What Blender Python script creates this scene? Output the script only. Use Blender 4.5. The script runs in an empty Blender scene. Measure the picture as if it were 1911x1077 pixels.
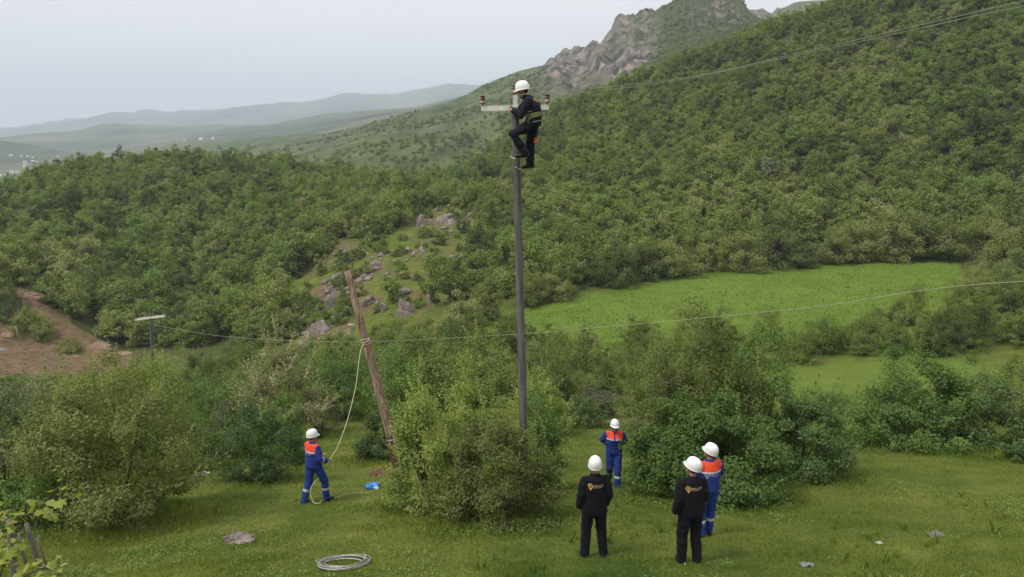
import bpy, bmesh, math, random
import numpy as np
from mathutils import Vector, Matrix
from mathutils.bvhtree import BVHTree

R = math.radians
SC = bpy.context.scene
COL = SC.collection

# ------------------------------------------------------------------ camera
PITCH = R(11.8)
FPX, CX, CY = 1471.0, 955.5, 538.5
cam = bpy.data.cameras.new('camera'); cam_o = bpy.data.objects.new('camera', cam)
COL.objects.link(cam_o)
cam.sensor_width = 36.0; cam.lens = 36.0 * FPX / 1911.0
cam.clip_start = 0.1; cam.clip_end = 20000
cam_o.location = (0, 0, 0); cam_o.rotation_euler = (R(90) - PITCH, 0, 0)
SC.camera = cam_o

# ------------------------------------------------------------------ sky
SUN_EL, SUN_AZ = R(56), R(-118)          # azimuth from +Y towards +X
W = bpy.data.worlds.new('World'); SC.world = W; W.use_nodes = True
nt = W.node_tree; nt.nodes.clear()
wo = nt.nodes.new('ShaderNodeOutputWorld')
sky = nt.nodes.new('ShaderNodeTexSky'); sky.sky_type = 'NISHITA'; sky.sun_disc = False
sky.sun_elevation = SUN_EL; sky.sun_rotation = SUN_AZ
sky.air_density = 1.5; sky.dust_density = 3.0
b1 = nt.nodes.new('ShaderNodeBackground'); b1.inputs['Strength'].default_value = 0.08
nt.links.new(sky.outputs[0], b1.inputs['Color'])
b2 = nt.nodes.new('ShaderNodeBackground'); b2.inputs['Strength'].default_value = 0.67
tc = nt.nodes.new('ShaderNodeTexCoord')
cn = nt.nodes.new('ShaderNodeTexNoise'); cn.inputs['Scale'].default_value = 1.6; cn.inputs['Detail'].default_value = 4
nt.links.new(tc.outputs['Generated'], cn.inputs['Vector'])
cr = nt.nodes.new('ShaderNodeValToRGB')
cr.color_ramp.elements[0].position = 0.3; cr.color_ramp.elements[0].color = (0.90, 0.875, 0.90, 1)
cr.color_ramp.elements[1].position = 0.7; cr.color_ramp.elements[1].color = (0.96, 0.935, 0.955, 1)
nt.links.new(cn.outputs['Fac'], cr.inputs['Fac']); nt.links.new(cr.outputs['Color'], b2.inputs['Color'])
mx = nt.nodes.new('ShaderNodeMixShader'); mx.inputs[0].default_value = 0.92
nt.links.new(b1.outputs[0], mx.inputs[1]); nt.links.new(b2.outputs[0], mx.inputs[2])
nt.links.new(mx.outputs[0], wo.inputs['Surface'])

sun = bpy.data.lights.new('sun', 'SUN'); sun.energy = 1.5; sun.angle = R(18); sun.color = (1.0, 0.96, 0.89)
sun_o = bpy.data.objects.new('sun', sun); COL.objects.link(sun_o)
sd = Vector((math.sin(SUN_AZ) * math.cos(SUN_EL), math.cos(SUN_AZ) * math.cos(SUN_EL), math.sin(SUN_EL)))
sun_o.rotation_euler = (-sd).to_track_quat('-Z', 'Y').to_euler(); sun_o.location = (0, 0, 60)

SC.view_settings.view_transform = 'Standard'; SC.view_settings.look = 'None'
SC.view_settings.gamma = 1.0; SC.view_settings.use_curve_mapping = False
SC.view_settings.exposure = 0.80
SC.render.engine = 'CYCLES'
SC.cycles.use_denoising = True
SC.cycles.max_bounces = 5; SC.cycles.diffuse_bounces = 3; SC.cycles.glossy_bounces = 2
SC.cycles.transmission_bounces = 3; SC.cycles.transparent_max_bounces = 4; SC.cycles.volume_bounces = 1
SC.cycles.caustics_reflective = False; SC.cycles.caustics_refractive = False

# ------------------------------------------------------------------ pixels <-> world
CP, SP = math.cos(PITCH), math.sin(PITCH)
def ray(px, py):
    u = (np.asarray(px, float) - CX) / FPX; v = (np.asarray(py, float) - CY) / FPX
    return u, CP - v * SP, -SP - v * CP
def at(px, py, Y):
    x, y, z = ray(px, py); k = Y / y
    return Vector((float(x * k), float(Y), float(z * k)))
def project(X, Y, Z):
    d = Y * CP - Z * SP; up = Y * SP + Z * CP
    d = np.where(d < 0.05, 0.05, d)
    return CX + FPX * X / d, CY - FPX * up / d

# ------------------------------------------------------------------ numpy noise
def _hash(ix, iy, seed):
    h = (ix.astype(np.int64) * 374761393 + iy.astype(np.int64) * 668265263 + seed * 974634541) & 0xFFFFFFFF
    h = ((h ^ (h >> 13)) * 1274126177) & 0xFFFFFFFF
    return ((h ^ (h >> 16)) & 0xFFFF) / 65535.0
def vnoise(x, y, seed=0):
    x = np.asarray(x, float); y = np.asarray(y, float)
    ix = np.floor(x); iy = np.floor(y); fx = x - ix; fy = y - iy
    fx = fx * fx * fx * (fx * (fx * 6 - 15) + 10); fy = fy * fy * fy * (fy * (fy * 6 - 15) + 10)
    a = _hash(ix, iy, seed); b = _hash(ix + 1, iy, seed); c = _hash(ix, iy + 1, seed); d = _hash(ix + 1, iy + 1, seed)
    return (a + (b - a) * fx + (c - a) * fy + (a - b - c + d) * fx * fy) * 2 - 1
def fbm(x, y, octv=4, seed=0, gain=0.5):
    s = 0; a = 1; t = 0
    for o in range(octv):
        s = s + a * vnoise(x * 2 ** o + 17.3 * o, y * 2 ** o - 9.1 * o, seed + o * 7); t += a; a *= gain
    return s / t
def ridged(x, y, octv=4, seed=0):
    s = 0; a = 1; t = 0
    for o in range(octv):
        s = s + a * (1 - np.abs(vnoise(x * 2 ** o + 5.7 * o, y * 2 ** o + 3.3 * o, seed + o * 5))); t += a; a *= 0.5
    return s / t

# ------------------------------------------------------------------ terrain height
def near_plane(X, Y):
    return -(3.6 + 0.29 * Y) + 0.04 * np.minimum(X, 0) + 0.01 * np.maximum(X, 0)
SG = np.linspace(-1.15, 1.15, 1600)           # X/Y samples
def smooth(a, sig):
    if sig <= 0: return a
    n = int(sig * 3) + 1
    k = np.exp(-0.5 * (np.arange(-n, n + 1) / sig) ** 2); k /= k.sum()
    return np.convolve(np.pad(a, n, mode='edge'), k, mode='valid')
LINES = []
def line(pts, sig=14):
    """pts: (px, py, Y) or (px, None, Y, z)"""
    s = []; yy = []; zz = []
    for p in pts:
        if p[1] is None:
            z, Y = p[3], p[2]
            d = Y * CP - z * SP
            s.append((p[0] - CX) / FPX * d / Y)
        else:
            x, y, zr = ray(p[0], p[1]); Y = p[2]; z = float(zr / y * Y); s.append(float(x / y))
        yy.append(Y); zz.append(z)
    o = np.argsort(s); s = np.array(s)[o]; yy = np.array(yy)[o]; zz = np.array(zz)[o]
    LINES.append((smooth(np.interp(SG, s, yy), sig), smooth(np.interp(SG, s, zz), sig)))
for Yc in (0.5, 6.0, 13.0, 23.0):
    LINES.append((np.full_like(SG, Yc), near_plane(SG * Yc, Yc)))
line([(0, None, 40, -18.3), (300, None, 40, -17.6), (600, None, 40, -15.6), (960, None, 40, -15.2), (1300, None, 40, -14.8), (1600, None, 40, -14.6), (1911, None, 40, -14)], 30)
line([(0, None, 62, -26), (300, None, 62, -25), (600, None, 62, -22), (960, None, 62, -20.8), (1300, None, 62, -19.8), (1600, None, 62, -19.3), (1911, None, 62, -18)], 30)
line([(0, None, 94, -30), (300, None, 92, -30.5), (600, None, 82, -26), (800, None, 79, -23.2), (900, None, 78, -22), (1000, None, 78, -20.6), (1300, None, 78, -20), (1600, None, 78, -19.6), (1911, None, 80, -17.5)], 20)
line([(-100, 640, 106), (0, 645, 106), (100, 662, 106), (230, 668, 108), (400, 655, 108), (600, 640, 98), (700, 620, 95), (850, 600, 92), (930, 588, 93), (1100, 545, 103), (1200, 520, 110), (1350, 503, 116), (1550, 492, 120), (1790, 490, 118), (1911, 480, 118)], 10)
line([(-100, 530, 124), (0, 540, 124), (60, 545, 124), (110, 575, 124), (230, 640, 122), (400, 610, 128), (600, 540, 122), (700, 520, 118), (850, 500, 125), (960, 500, 125), (1100, 470, 130), (1350, 440, 136), (1600, 420, 140), (1911, 400, 138)], 8)
line([(0, 440, 175), (200, 440, 180), (400, 440, 185), (600, 430, 165), (700, 420, 160), (850, 400, 170), (960, 390, 175), (1100, 330, 195), (1350, 270, 200), (1600, 215, 200), (1911, 150, 190)], 20)
CREST = [(-200, 380, 225), (0, 368, 230), (100, 332, 245), (200, 310, 262), (300, 302, 268), (400, 302, 272), (440, 316, 270), (500, 322, 268), (640, 338, 262), (750, 345, 265), (850, 332, 270), (900, 308, 285), (960, 272, 305), (1000, 236, 325), (1040, 208, 330), (1100, 184, 325), (1200, 146, 315), (1300, 118, 305), (1400, 76, 298), (1500, 36, 290), (1570, 14, 285), (1700, -40, 280), (1911, -130, 275), (2300, -240, 270)]
line(CREST, 7)
_cY, _cz = LINES[-1]
LINES.append((_cY + 90, _cz - 24))
line([(-200, 345, 1250), (0, 338, 1250), (130, 330, 1250), (250, 300, 1200), (450, 296, 800), (620, 290, 520), (700, 268, 515), (760, 256, 515), (860, 226, 515), (930, 204, 515), (1000, 192, 515), (1100, 192, 515), (1200, 152, 515), (1300, 122, 510), (1400, 82, 505), (1500, 50, 500), (1911, -100, 500)], 8)
line([(-200, 330, 1550), (0, 318, 1550), (130, 306, 1550), (250, 287, 1480), (450, 276, 1000), (620, 270, 690), (760, 232, 690), (860, 208, 690), (960, 182, 690), (1000, 168, 690), (1100, 146, 690), (1200, 112, 690), (1300, 72, 690), (1400, 72, 690), (1500, 50, 690), (1911, -60, 690)], 8)
line([(-200, 258, 2000), (0, 262, 2000), (60, 270, 2000), (130, 284, 2000), (200, 284, 2000), (260, 272, 1900), (320, 264, 1750), (420, 258, 1500), (520, 256, 1250), (600, 251, 1000), (734, 218, 900), (834, 187, 900), (895, 164, 900), (965, 136, 900), (1035, 115, 900), (1059, 102, 900), (1070, 98, 900), (1086, 103, 900), (1102, 87, 900), (1119, 82, 900), (1142, 72, 900), (1149, 54, 900), (1156, 43, 900), (1164, 39, 900), (1174, 50, 900), (1184, 41, 900), (1206, 35, 900), (1233, 25, 900), (1245, 22, 900), (1265, 8, 900), (1282, -3, 900), (1320, -8, 900), (1358, -3, 900), (1367, 6, 900), (1379, 12, 900), (1385, 5, 900), (1398, 26, 900), (1440, 48, 900), (1500, 60, 900), (1911, -20, 900)], 1.2)
_cY, _cz = LINES[-1]
LINES.append((_cY + 240, smooth(_cz, 20) - 45))
line([(-200, 262, 2800), (0, 262, 2800), (300, 258, 2700), (600, 246, 1800), (900, 190, 1350), (1000, 160, 1350), (1200, 100, 1350), (1340, 40, 1350), (1398, 20, 1350), (1410, 22, 1350), (1425, 19, 1350), (1443, 22, 1350), (1455, 17, 1350), (1470, 9, 1350), (1483, 4, 1350), (1550, -3, 1350), (1700, -20, 1350), (1911, -30, 1350)], 1.5)
line([(-300, 268, 3300), (0, 256, 3300), (60, 250, 3300), (130, 246, 3300), (220, 232, 3300), (300, 236, 3300), (420, 228, 3300), (500, 232, 3300), (600, 214, 3300), (690, 206, 3300), (770, 204, 3300), (860, 186, 3300), (950, 168, 3300), (1200, 160, 3300), (1911, 160, 3300)], 5)
_cY, _cz = LINES[-1]
LINES.append((_cY + 900, smooth(_cz, 20) - 70))
line([(-300, 255, 7000), (0, 238, 7000), (28, 237, 7000), (60, 231, 7000), (130, 222, 7000), (250, 207, 7000), (330, 202, 7000), (470, 196, 7000), (560, 190, 7000), (600, 183, 7000), (667, 172, 7000), (734, 172, 7000), (787, 164, 7000), (891, 154, 7000), (918, 142, 7000), (951, 135, 7000), (1000, 135, 7000), (1200, 130, 7000), (1911, 130, 7000)], 3)
LINES.append((np.full_like(SG, 8600.), np.full_like(SG, -40.)))
LINES.append((np.full_like(SG, 12500.), np.full_like(SG, -160.)))
LY = np.array([l[0] for l in LINES]); LZ = np.array([l[1] for l in LINES])

def sstep(a, b, x):
    t = np.clip((x - a) / (b - a), 0, 1); return t * t * (3 - 2 * t)

def base_height(s, Y):
    """smooth profile along Y for direction s = X/Y"""
    fi = np.clip((s - SG[0]) / (SG[1] - SG[0]), 0, len(SG) - 1.001)
    i0 = fi.astype(int); f = fi - i0
    yk = LY[:, i0] * (1 - f) + LY[:, i0 + 1] * f
    zk = LZ[:, i0] * (1 - f) + LZ[:, i0 + 1] * f
    h = np.diff(yk, axis=0); dl = np.diff(zk, axis=0) / h
    m = np.zeros_like(zk)
    prod = dl[:-1] * dl[1:]
    w1 = 2 * h[1:] + h[:-1]; w2 = h[1:] + 2 * h[:-1]
    with np.errstate(divide='ignore', invalid='ignore'):
        hm = (w1 + w2) / (w1 / dl[:-1] + w2 / dl[1:])
    m[1:-1] = np.where(prod > 0, hm, 0); m[0] = dl[0]; m[-1] = dl[-1]
    n = yk.shape[1]; ar = np.arange(n)
    k = np.clip((yk[1:-1] <= Y[None, :]).sum(axis=0), 0, len(LY) - 2)
    y0 = yk[k, ar]; hh = h[k, ar]; t = np.clip((Y - y0) / hh, -0.5, 1)
    z0 = zk[k, ar]; z1 = zk[k + 1, ar]; m0 = m[k, ar] * hh; m1 = m[k + 1, ar] * hh
    t2 = t * t; t3 = t2 * t
    z = (2 * t3 - 3 * t2 + 1) * z0 + (t3 - 2 * t2 + t) * m0 + (-2 * t3 + 3 * t2) * z1 + (t3 - t2) * m1
    return z

def height(X, Y):
    X = np.atleast_1d(np.asarray(X, float)); Y = np.atleast_1d(np.asarray(Y, float))
    r = np.hypot(X, Y); az = np.arctan2(X, Y)
    lim = R(47)
    azc = np.clip(az, -lim, lim)
    ye = np.maximum(r * np.cos(azc), 0.5)
    z = base_height(np.tan(azc), ye)
    back = np.where(r < 60, -3.6 + 0.22 * r, 9.6 + 0.05 * (r - 60))
    t = sstep(lim, R(150), np.abs(az))
    z = z * (1 - t) + back * t
    # relief
    z = z + 0.10 * fbm(X / 2.3, Y / 2.3, 3, 3) * sstep(8, 16, r) * (1 - sstep(60, 120, r))
    z = z + 0.35 * fbm(X / 7.0, Y / 7.0, 3, 11) * sstep(22, 40, r) * (1 - sstep(90, 130, r))
    hillw = sstep(118, 150, ye) * (1 - sstep(380, 520, ye))
    z = z + hillw * (3.0 * fbm(X / 38., Y / 38., 3, 21) + 1.0 * fbm(X / 11., Y / 11., 2, 23))
    mw = sstep(420, 560, ye) * (1 - sstep(1000, 1500, ye))
    z = z + mw * (9.0 * fbm(X / 95., Y / 95., 4, 31) + 2.0 * fbm(X / 20., Y / 20., 3, 37))
    fw = sstep(2300, 3300, ye)
    z = z + fw * 0.017 * ye * (ridged(X / 900., Y / 1300., 5, 41) - 0.78)
    # rocky cliffs
    rk = rock_weight(np.tan(azc), ye)
    z = z + rk * (26.0 * (ridged(X / 30., Y / 120., 4, 51) - 0.62) + 11.0 * (ridged(X / 10., Y / 40., 4, 57) - 0.6))
    return z

def rock_weight(s, Y):
    d = (s + 0)                                    # direction
    px = CX + FPX * s * 1.05
    w1 = sstep(1040, 1075, px) * (1 - sstep(1195, 1250, px)) * sstep(560, 640, Y) * (1 - sstep(905, 960, Y))
    w2 = sstep(1000, 1030, px) * (1 - sstep(1080, 1110, px)) * sstep(540, 620, Y) * (1 - sstep(905, 960, Y))
    w3 = 0.5 * sstep(1270, 1300, px) * (1 - sstep(1360, 1400, px)) * sstep(700, 780, Y) * (1 - sstep(905, 960, Y))
    w4 = 0.6 * sstep(1370, 1400, px) * (1 - sstep(1450, 1490, px)) * sstep(1180, 1260, Y) * (1 - sstep(1360, 1420, Y))
    return np.clip(w1 + w2 + w3 + w4, 0, 1)

def gz(X, Y):
    return float(height(X, Y)[0])
def place(px, Y):
    """ground point at forward distance Y seen in column px"""
    X = (px - CX) / FPX * Y
    for _ in range(6):
        z = gz(X, Y); X = (px - CX) / FPX * (Y * CP - z * SP)
    return Vector((X, Y, gz(X, Y)))

def in_poly(px, py, poly):
    c = np.zeros(np.shape(px), bool); n = len(poly); j = n - 1
    for i in range(n):
        xi, yi = poly[i]; xj, yj = poly[j]
        c ^= ((yi > py) != (yj > py)) & (px < (xj - xi) * (py - yi) / (yj - yi + 1e-9) + xi)
        j = i
    return c
P_MEADOW = [(900, 606), (960, 582), (1100, 547), (1200, 524), (1350, 506), (1550, 494), (1790, 492), (1815, 560), (1780, 640), (1300, 680), (1000, 650)]
P_ROCKY = [(520, 600), (545, 520), (600, 470), (640, 445), (720, 440), (780, 395), (850, 380), (905, 400), (895, 450), (885, 500), (850, 545), (790, 590), (700, 610), (655, 660), (560, 660)]
P_BARE = [(560, 560), (640, 500), (700, 470), (735, 520), (700, 590), (660, 665), (570, 665)]
P_SOIL = [(-150, 542), (40, 537), (75, 540), (85, 566), (130, 592), (175, 630), (250, 660), (230, 700), (100, 700), (-150, 690)]
P_GLADE = [[(765, 318), (860, 305), (858, 320), (790, 330)], [(895, 338), (935, 330), (932, 352), (900, 352)], [(640, 310), (700, 316), (700, 322), (640, 322)]]
P_GREEN2 = [(1415, 700), (1560, 678), (1700, 668), (1900, 672), (1900, 690), (1640, 735), (1560, 775), (1420, 775)]
P_PATH = [(1035, 800), (1035, 762), (1130, 742), (1250, 735), (1250, 800)]

# ------------------------------------------------------------------ mesh helpers
def mesh_np(name, V, F, mat=None, parent=None, smooth_shade=False, attrs=None, link=True):
    """V (n,3) array, F (m,k) array of one polygon size"""
    V = np.asarray(V, np.float32); F = np.asarray(F, np.int32)
    me = bpy.data.meshes.new(name)
    k = F.shape[1]
    me.vertices.add(len(V)); me.vertices.foreach_set('co', V.ravel())
    me.loops.add(F.size); me.loops.foreach_set('vertex_index', F.ravel())
    me.polygons.add(len(F)); me.polygons.foreach_set('loop_start', np.arange(len(F), dtype=np.int32) * k)
    if smooth_shade: me.polygons.foreach_set('use_smooth', np.ones(len(F), bool))
    if attrs:
        for n, (dom, arr) in attrs.items():
            a = me.attributes.new(n, 'FLOAT', dom); a.data.foreach_set('value', np.asarray(arr, np.float32))
    me.update(calc_edges=True)
    if mat: me.materials.append(mat)
    if not link: return me
    return mobj(name, me, parent)
def mobj(name, me, parent=None):
    o = bpy.data.objects.new(name, me); COL.objects.link(o)
    if parent: o.parent = parent
    return o
def thing(name, label, cat, loc=(0, 0, 0), rz=0, group=None):
    o = bpy.data.objects.new(name, None); COL.objects.link(o)
    o.empty_display_size = 0.2
    o.location = loc; o.rotation_euler = (0, 0, rz)
    return tag(o, label, cat, group)
def tag(o, label=None, cat=None, group=None, kind=None):
    if label: o['label'] = label
    if cat: o['category'] = cat
    if group: o['group'] = group
    if kind: o['kind'] = kind
    return o

class MB:
    def __init__(s): s.v = []; s.f = []
    def add(s, V, F):
        n = len(s.v); s.v += [tuple(p) for p in V]; s.f += [tuple(i + n for i in f) for f in F]
    def tube(s, pts, rad, seg=8, cap=True, lateral=None):
        pts = [Vector(p) for p in pts]; n = len(pts)
        if not hasattr(rad, '__len__'): rad = [rad] * n
        V = []; F = []; prev = None
        for i, p in enumerate(pts):
            t = (pts[min(i + 1, n - 1)] - pts[max(i - 1, 0)])
            t = t.normalized() if t.length > 1e-9 else Vector((0, 0, 1))
            if lateral is not None:
                a = Vector(lateral[i] if isinstance(lateral, list) else lateral); a = (a - t * a.dot(t)).normalized()
            elif prev is None:
                a = t.orthogonal().normalized()
            else:
                a = (prev - t * prev.dot(t)); a = a.normalized() if a.length > 1e-6 else t.orthogonal().normalized()
            prev = a; b = t.cross(a)
            ra, rb = rad[i] if hasattr(rad[i], '__len__') else (rad[i], rad[i])
            for j in range(seg):
                th = 2 * math.pi * j / seg
                V.append(p + a * (ra * math.cos(th)) + b * (rb * math.sin(th)))
        for i in range(n - 1):
            for j in range(seg):
                k = (j + 1) % seg
                F.append((i * seg + j, i * seg + k, (i + 1) * seg + k, (i + 1) * seg + j))
        if cap:
            F.append(tuple(reversed(range(seg)))); F.append(tuple((n - 1) * seg + j for j in range(seg)))
        s.add(V, F)
    def ball(s, c, r, seg=12, rings=8, M=None):
        rx, ry, rz = r if hasattr(r, '__len__') else (r, r, r)
        V = []; F = []; c = Vector(c)
        for i in range(rings + 1):
            ph = math.pi * i / rings
            for j in range(seg):
                th = 2 * math.pi * j / seg
                p = Vector((rx * math.sin(ph) * math.cos(th), ry * math.sin(ph) * math.sin(th), rz * math.cos(ph)))
                if M is not None: p = M @ p
                V.append(c + p)
        for i in range(rings):
            for j in range(seg):
                k = (j + 1) % seg
                F.append((i * seg + j, (i + 1) * seg + j, (i + 1) * seg + k, i * seg + k))
        s.add(V, F)
    def box(s, c, d, M=None):
        c = Vector(c); V = []
        for x in (-1, 1):
            for y in (-1, 1):
                for z in (-1, 1):
                    p = Vector((x * d[0] / 2, y * d[1] / 2, z * d[2] / 2))
                    if M is not None: p = M @ p
                    V.append(c + p)
        s.add(V, [(0, 1, 3, 2), (4, 6, 7, 5), (0, 4, 5, 1), (2, 3, 7, 6), (0, 2, 6, 4), (1, 5, 7, 3)])
    def lathe(s, prof, c, seg=16, axis=None):
        """prof: list of (r, z)"""
        V = []; F = []; c = Vector(c); n = len(prof)
        for r, z in prof:
            for j in range(seg):
                th = 2 * math.pi * j / seg; V.append(c + Vector((r * math.cos(th), r * math.sin(th), z)))
        for i in range(n - 1):
            for j in range(seg):
                k = (j + 1) % seg; F.append((i * seg + j, i * seg + k, (i + 1) * seg + k, (i + 1) * seg + j))
        F.append(tuple(reversed(range(seg)))); F.append(tuple((n - 1) * seg + j for j in range(seg)))
        s.add(V, F)
    def mesh(s, name, mat=None, sm=True):
        me = bpy.data.meshes.new(name); me.from_pydata(s.v, [], s.f)
        bm = bmesh.new(); bm.from_mesh(me)
        bmesh.ops.remove_doubles(bm, verts=bm.verts, dist=1e-5)
        bmesh.ops.recalc_face_normals(bm, faces=bm.faces); bm.to_mesh(me); bm.free()
        if sm: me.polygons.foreach_set('use_smooth', np.ones(len(me.polygons), bool))
        if mat: me.materials.append(mat)
        return me
    def build(s, name, mat=None, parent=None, sm=True, bevel=0):
        o = mobj(name, s.mesh(name, mat, sm), parent)
        if bevel:
            b = o.modifiers.new('bevel', 'BEVEL'); b.width = bevel; b.segments = 2
        return o

# ------------------------------------------------------------------ materials
def new_mat(name):
    m = bpy.data.materials.new(name); m.use_nodes = True
    t = m.node_tree; t.nodes.clear()
    out = t.nodes.new('ShaderNodeOutputMaterial')
    return m, t, out
def N(t, typ, **kw):
    n = t.nodes.new(typ)
    for k, v in kw.items():
        if k in n.inputs: n.inputs[k].default_value = v
        else: setattr(n, k, v)
    return n
def noise(t, scale, detail=3, vec=None, rough=0.55):
    n = N(t, 'ShaderNodeTexNoise', Scale=scale, Detail=detail, Roughness=rough)
    if vec is not None: t.links.new(vec, n.inputs['Vector'])
    return n.outputs['Fac']
def ramp(t, fac, stops):
    r = N(t, 'ShaderNodeValToRGB'); e = r.color_ramp.elements
    while len(e) < len(stops): e.new(0.5)
    for i, (p, c) in enumerate(stops):
        e[i].position = p; e[i].color = (*c, 1) if len(c) == 3 else c
    t.links.new(fac, r.inputs['Fac']); return r.outputs['Color']
def mixc(t, fac, a, b, mode='MIX'):
    m = N(t, 'ShaderNodeMix', data_type='RGBA', blend_type=mode)
    for s, v in ((m.inputs[0], fac), (m.inputs[6], a), (m.inputs[7], b)):
        if hasattr(v, 'links'): t.links.new(v, s)
        else: s.default_value = v if isinstance(v, (int, float)) else (*v, 1)
    return m.outputs[2]
def math_n(t, op, a, b=0.0, c=None):
    m = N(t, 'ShaderNodeMath', operation=op)
    for i, v in enumerate((a, b) if c is None else (a, b, c)):
        if hasattr(v, 'links'): t.links.new(v, m.inputs[i])
        else: m.inputs[i].default_value = v
    return m.outputs[0]
def attr(t, name):
    return N(t, 'ShaderNodeAttribute', attribute_name=name).outputs['Fac']
def pos(t):
    return N(t, 'ShaderNodeNewGeometry').outputs['Position']
def scaled(t, v, s):
    m = N(t, 'ShaderNodeMapping'); m.inputs['Scale'].default_value = s
    t.links.new(v, m.inputs['Vector']); return m.outputs[0]
def principled(t, out, col, rough=0.8, spec=0.3, bump=None, bstr=0.3, bdist=0.02, metal=0.0):
    p = N(t, 'ShaderNodeBsdfPrincipled', Roughness=rough, Metallic=metal)
    p.inputs['Specular IOR Level'].default_value = spec
    if hasattr(col, 'links'): t.links.new(col, p.inputs['Base Color'])
    else: p.inputs['Base Color'].default_value = (*col, 1)
    if bump is not None:
        b = N(t, 'ShaderNodeBump', Strength=bstr, Distance=bdist)
        t.links.new(bump, b.inputs['Height']); t.links.new(b.outputs[0], p.inputs['Normal'])
    t.links.new(p.outputs[0], out.inputs['Surface']); return p

def simple(name, col, rough=0.7, spec=0.3, var=0.15, scale=8.0, metal=0.0, bstr=0.0):
    m, t, out = new_mat(name)
    tcn = N(t, 'ShaderNodeTexCoord').outputs['Object']
    n = noise(t, scale, 4, tcn)
    c = ramp(t, n, [(0.25, tuple(x * (1 - var) for x in col)), (0.75, tuple(min(1, x * (1 + var)) for x in col))])
    principled(t, out, c, rough, spec, n if bstr else None, bstr, 0.01, metal)
    return m

def grass_colour(t, p):
    """shared by the ground sheet and the blades: big patches of fresh, dry and mossy turf"""
    a = noise(t, 0.16, 4, p); b = noise(t, 0.9, 4, p); c = noise(t, 0.035, 2, p)
    col = ramp(t, a, [(0.30, (0.065, 0.102, 0.020)), (0.50, (0.119, 0.149, 0.028)), (0.70, (0.180, 0.178, 0.047))])
    col2 = ramp(t, b, [(0.3, (0.062, 0.093, 0.020)), (0.6, (0.132, 0.157, 0.033)), (0.78, (0.211, 0.207, 0.068))])
    col = mixc(t, 0.5, col, col2)
    d_ = noise(t, 0.42, 5, p, 0.65)
    col = mixc(t, 0.75, col, ramp(t, d_, [(0.32, (0.605, 0.739, 0.605)), (0.5, (1.0, 1.0, 1.0)), (0.68, (1.35, 1.22, 1.25))]), 'MULTIPLY')
    f = ramp(t, c, [(0.4, (0, 0, 0)), (0.65, (1, 1, 1))])
    return mixc(t, math_n(t, 'MULTIPLY', f, 0.45), col, (0.099, 0.140, 0.023))

def terrain_mat():
    m, t, out = new_mat('terrain_ground')
    p = pos(t)
    g = grass_colour(t, p)
    fine = noise(t, 9.0, 5, p)
    g = mixc(t, 0.55, g, ramp(t, fine, [(0.3, (0.55, 0.58, 0.5)), (0.7, (1.25, 1.25, 1.1))]), 'MULTIPLY')
    # bright valley pasture
    bm_ = math_n(t, 'ADD', math_n(t, 'MULTIPLY', noise(t, 0.30, 8, p, 0.72), 0.6), math_n(t, 'MULTIPLY', noise(t, 0.055, 5, p, 0.6), 0.4))
    mead = ramp(t, bm_, [(0.3, (0.086, 0.138, 0.021)), (0.55, (0.129, 0.190, 0.028)), (0.75, (0.173, 0.212, 0.044))])
    g = mixc(t, attr(t, 'pasture'), g, mead)
    # forest floor
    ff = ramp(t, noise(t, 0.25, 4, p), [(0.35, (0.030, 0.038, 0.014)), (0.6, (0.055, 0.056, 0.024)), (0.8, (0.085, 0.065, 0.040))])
    # far slopes: scrub over pale grass
    fs = ramp(t, noise(t, 0.045, 6, p, 0.7), [(0.36, (0.034, 0.049, 0.021)), (0.50, (0.078, 0.103, 0.038)), (0.62, (0.119, 0.135, 0.059)), (0.8, (0.145, 0.127, 0.081))])
    g = mixc(t, attr(t, 'far'), g, fs)
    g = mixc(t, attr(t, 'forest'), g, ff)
    vf = ramp(t, noise(t, 0.0022, 8, p, 0.68), [(0.38, (0.022, 0.032, 0.020)), (0.50, (0.080, 0.095, 0.046)), (0.62, (0.15, 0.14, 0.085))])
    g = mixc(t, attr(t, 'vfar'), g, vf)
    # soil
    so = ramp(t, noise(t, 0.7, 6, p, 0.65), [(0.3, (0.097, 0.057, 0.036)), (0.5, (0.171, 0.106, 0.067)), (0.72, (0.244, 0.172, 0.113))])
    so = mixc(t, ramp(t, noise(t, 1.3, 4, p), [(0.52, (0, 0, 0)), (0.62, (1, 1, 1))]), so, (0.085, 0.095, 0.030))
    g = mixc(t, attr(t, 'soil'), g, so)
    # rock
    rv = scaled(t, p, (1, 1, 0.45))
    ro = ramp(t, noise(t, 0.11, 8, rv, 0.7), [(0.34, (0.045, 0.042, 0.042)), (0.45, (0.190, 0.165, 0.158)), (0.56, (0.42, 0.335, 0.300)), (0.70, (0.60, 0.50, 0.46))])
    sc = ramp(t, noise(t, 0.05, 5, p), [(0.50, (0, 0, 0)), (0.60, (1, 1, 1))])
    ro = mixc(t, sc, ro, (0.060, 0.075, 0.035))
    rf = math_n(t, 'MULTIPLY', attr(t, 'rock'), 1.0)
    g = mixc(t, rf, g, ro)
    # dry path and asphalt
    g = mixc(t, attr(t, 'path'), g, ramp(t, noise(t, 2.2, 5, p), [(0.3, (0.105, 0.098, 0.040)), (0.7, (0.165, 0.150, 0.075))]))
    h = noise(t, 3.0, 6, p, 0.7)
    h2 = noise(t, 0.10, 9, rv, 0.72)
    hh = math_n(t, 'MULTIPLY_ADD', math_n(t, 'MULTIPLY', h2, attr(t, 'rock')), 26.0, math_n(t, 'MULTIPLY', h, 0.12))
    principled(t, out, g, 0.95, 0.1, hh, 0.7, 1.0)
    return m
M_TERR = terrain_mat()

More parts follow.
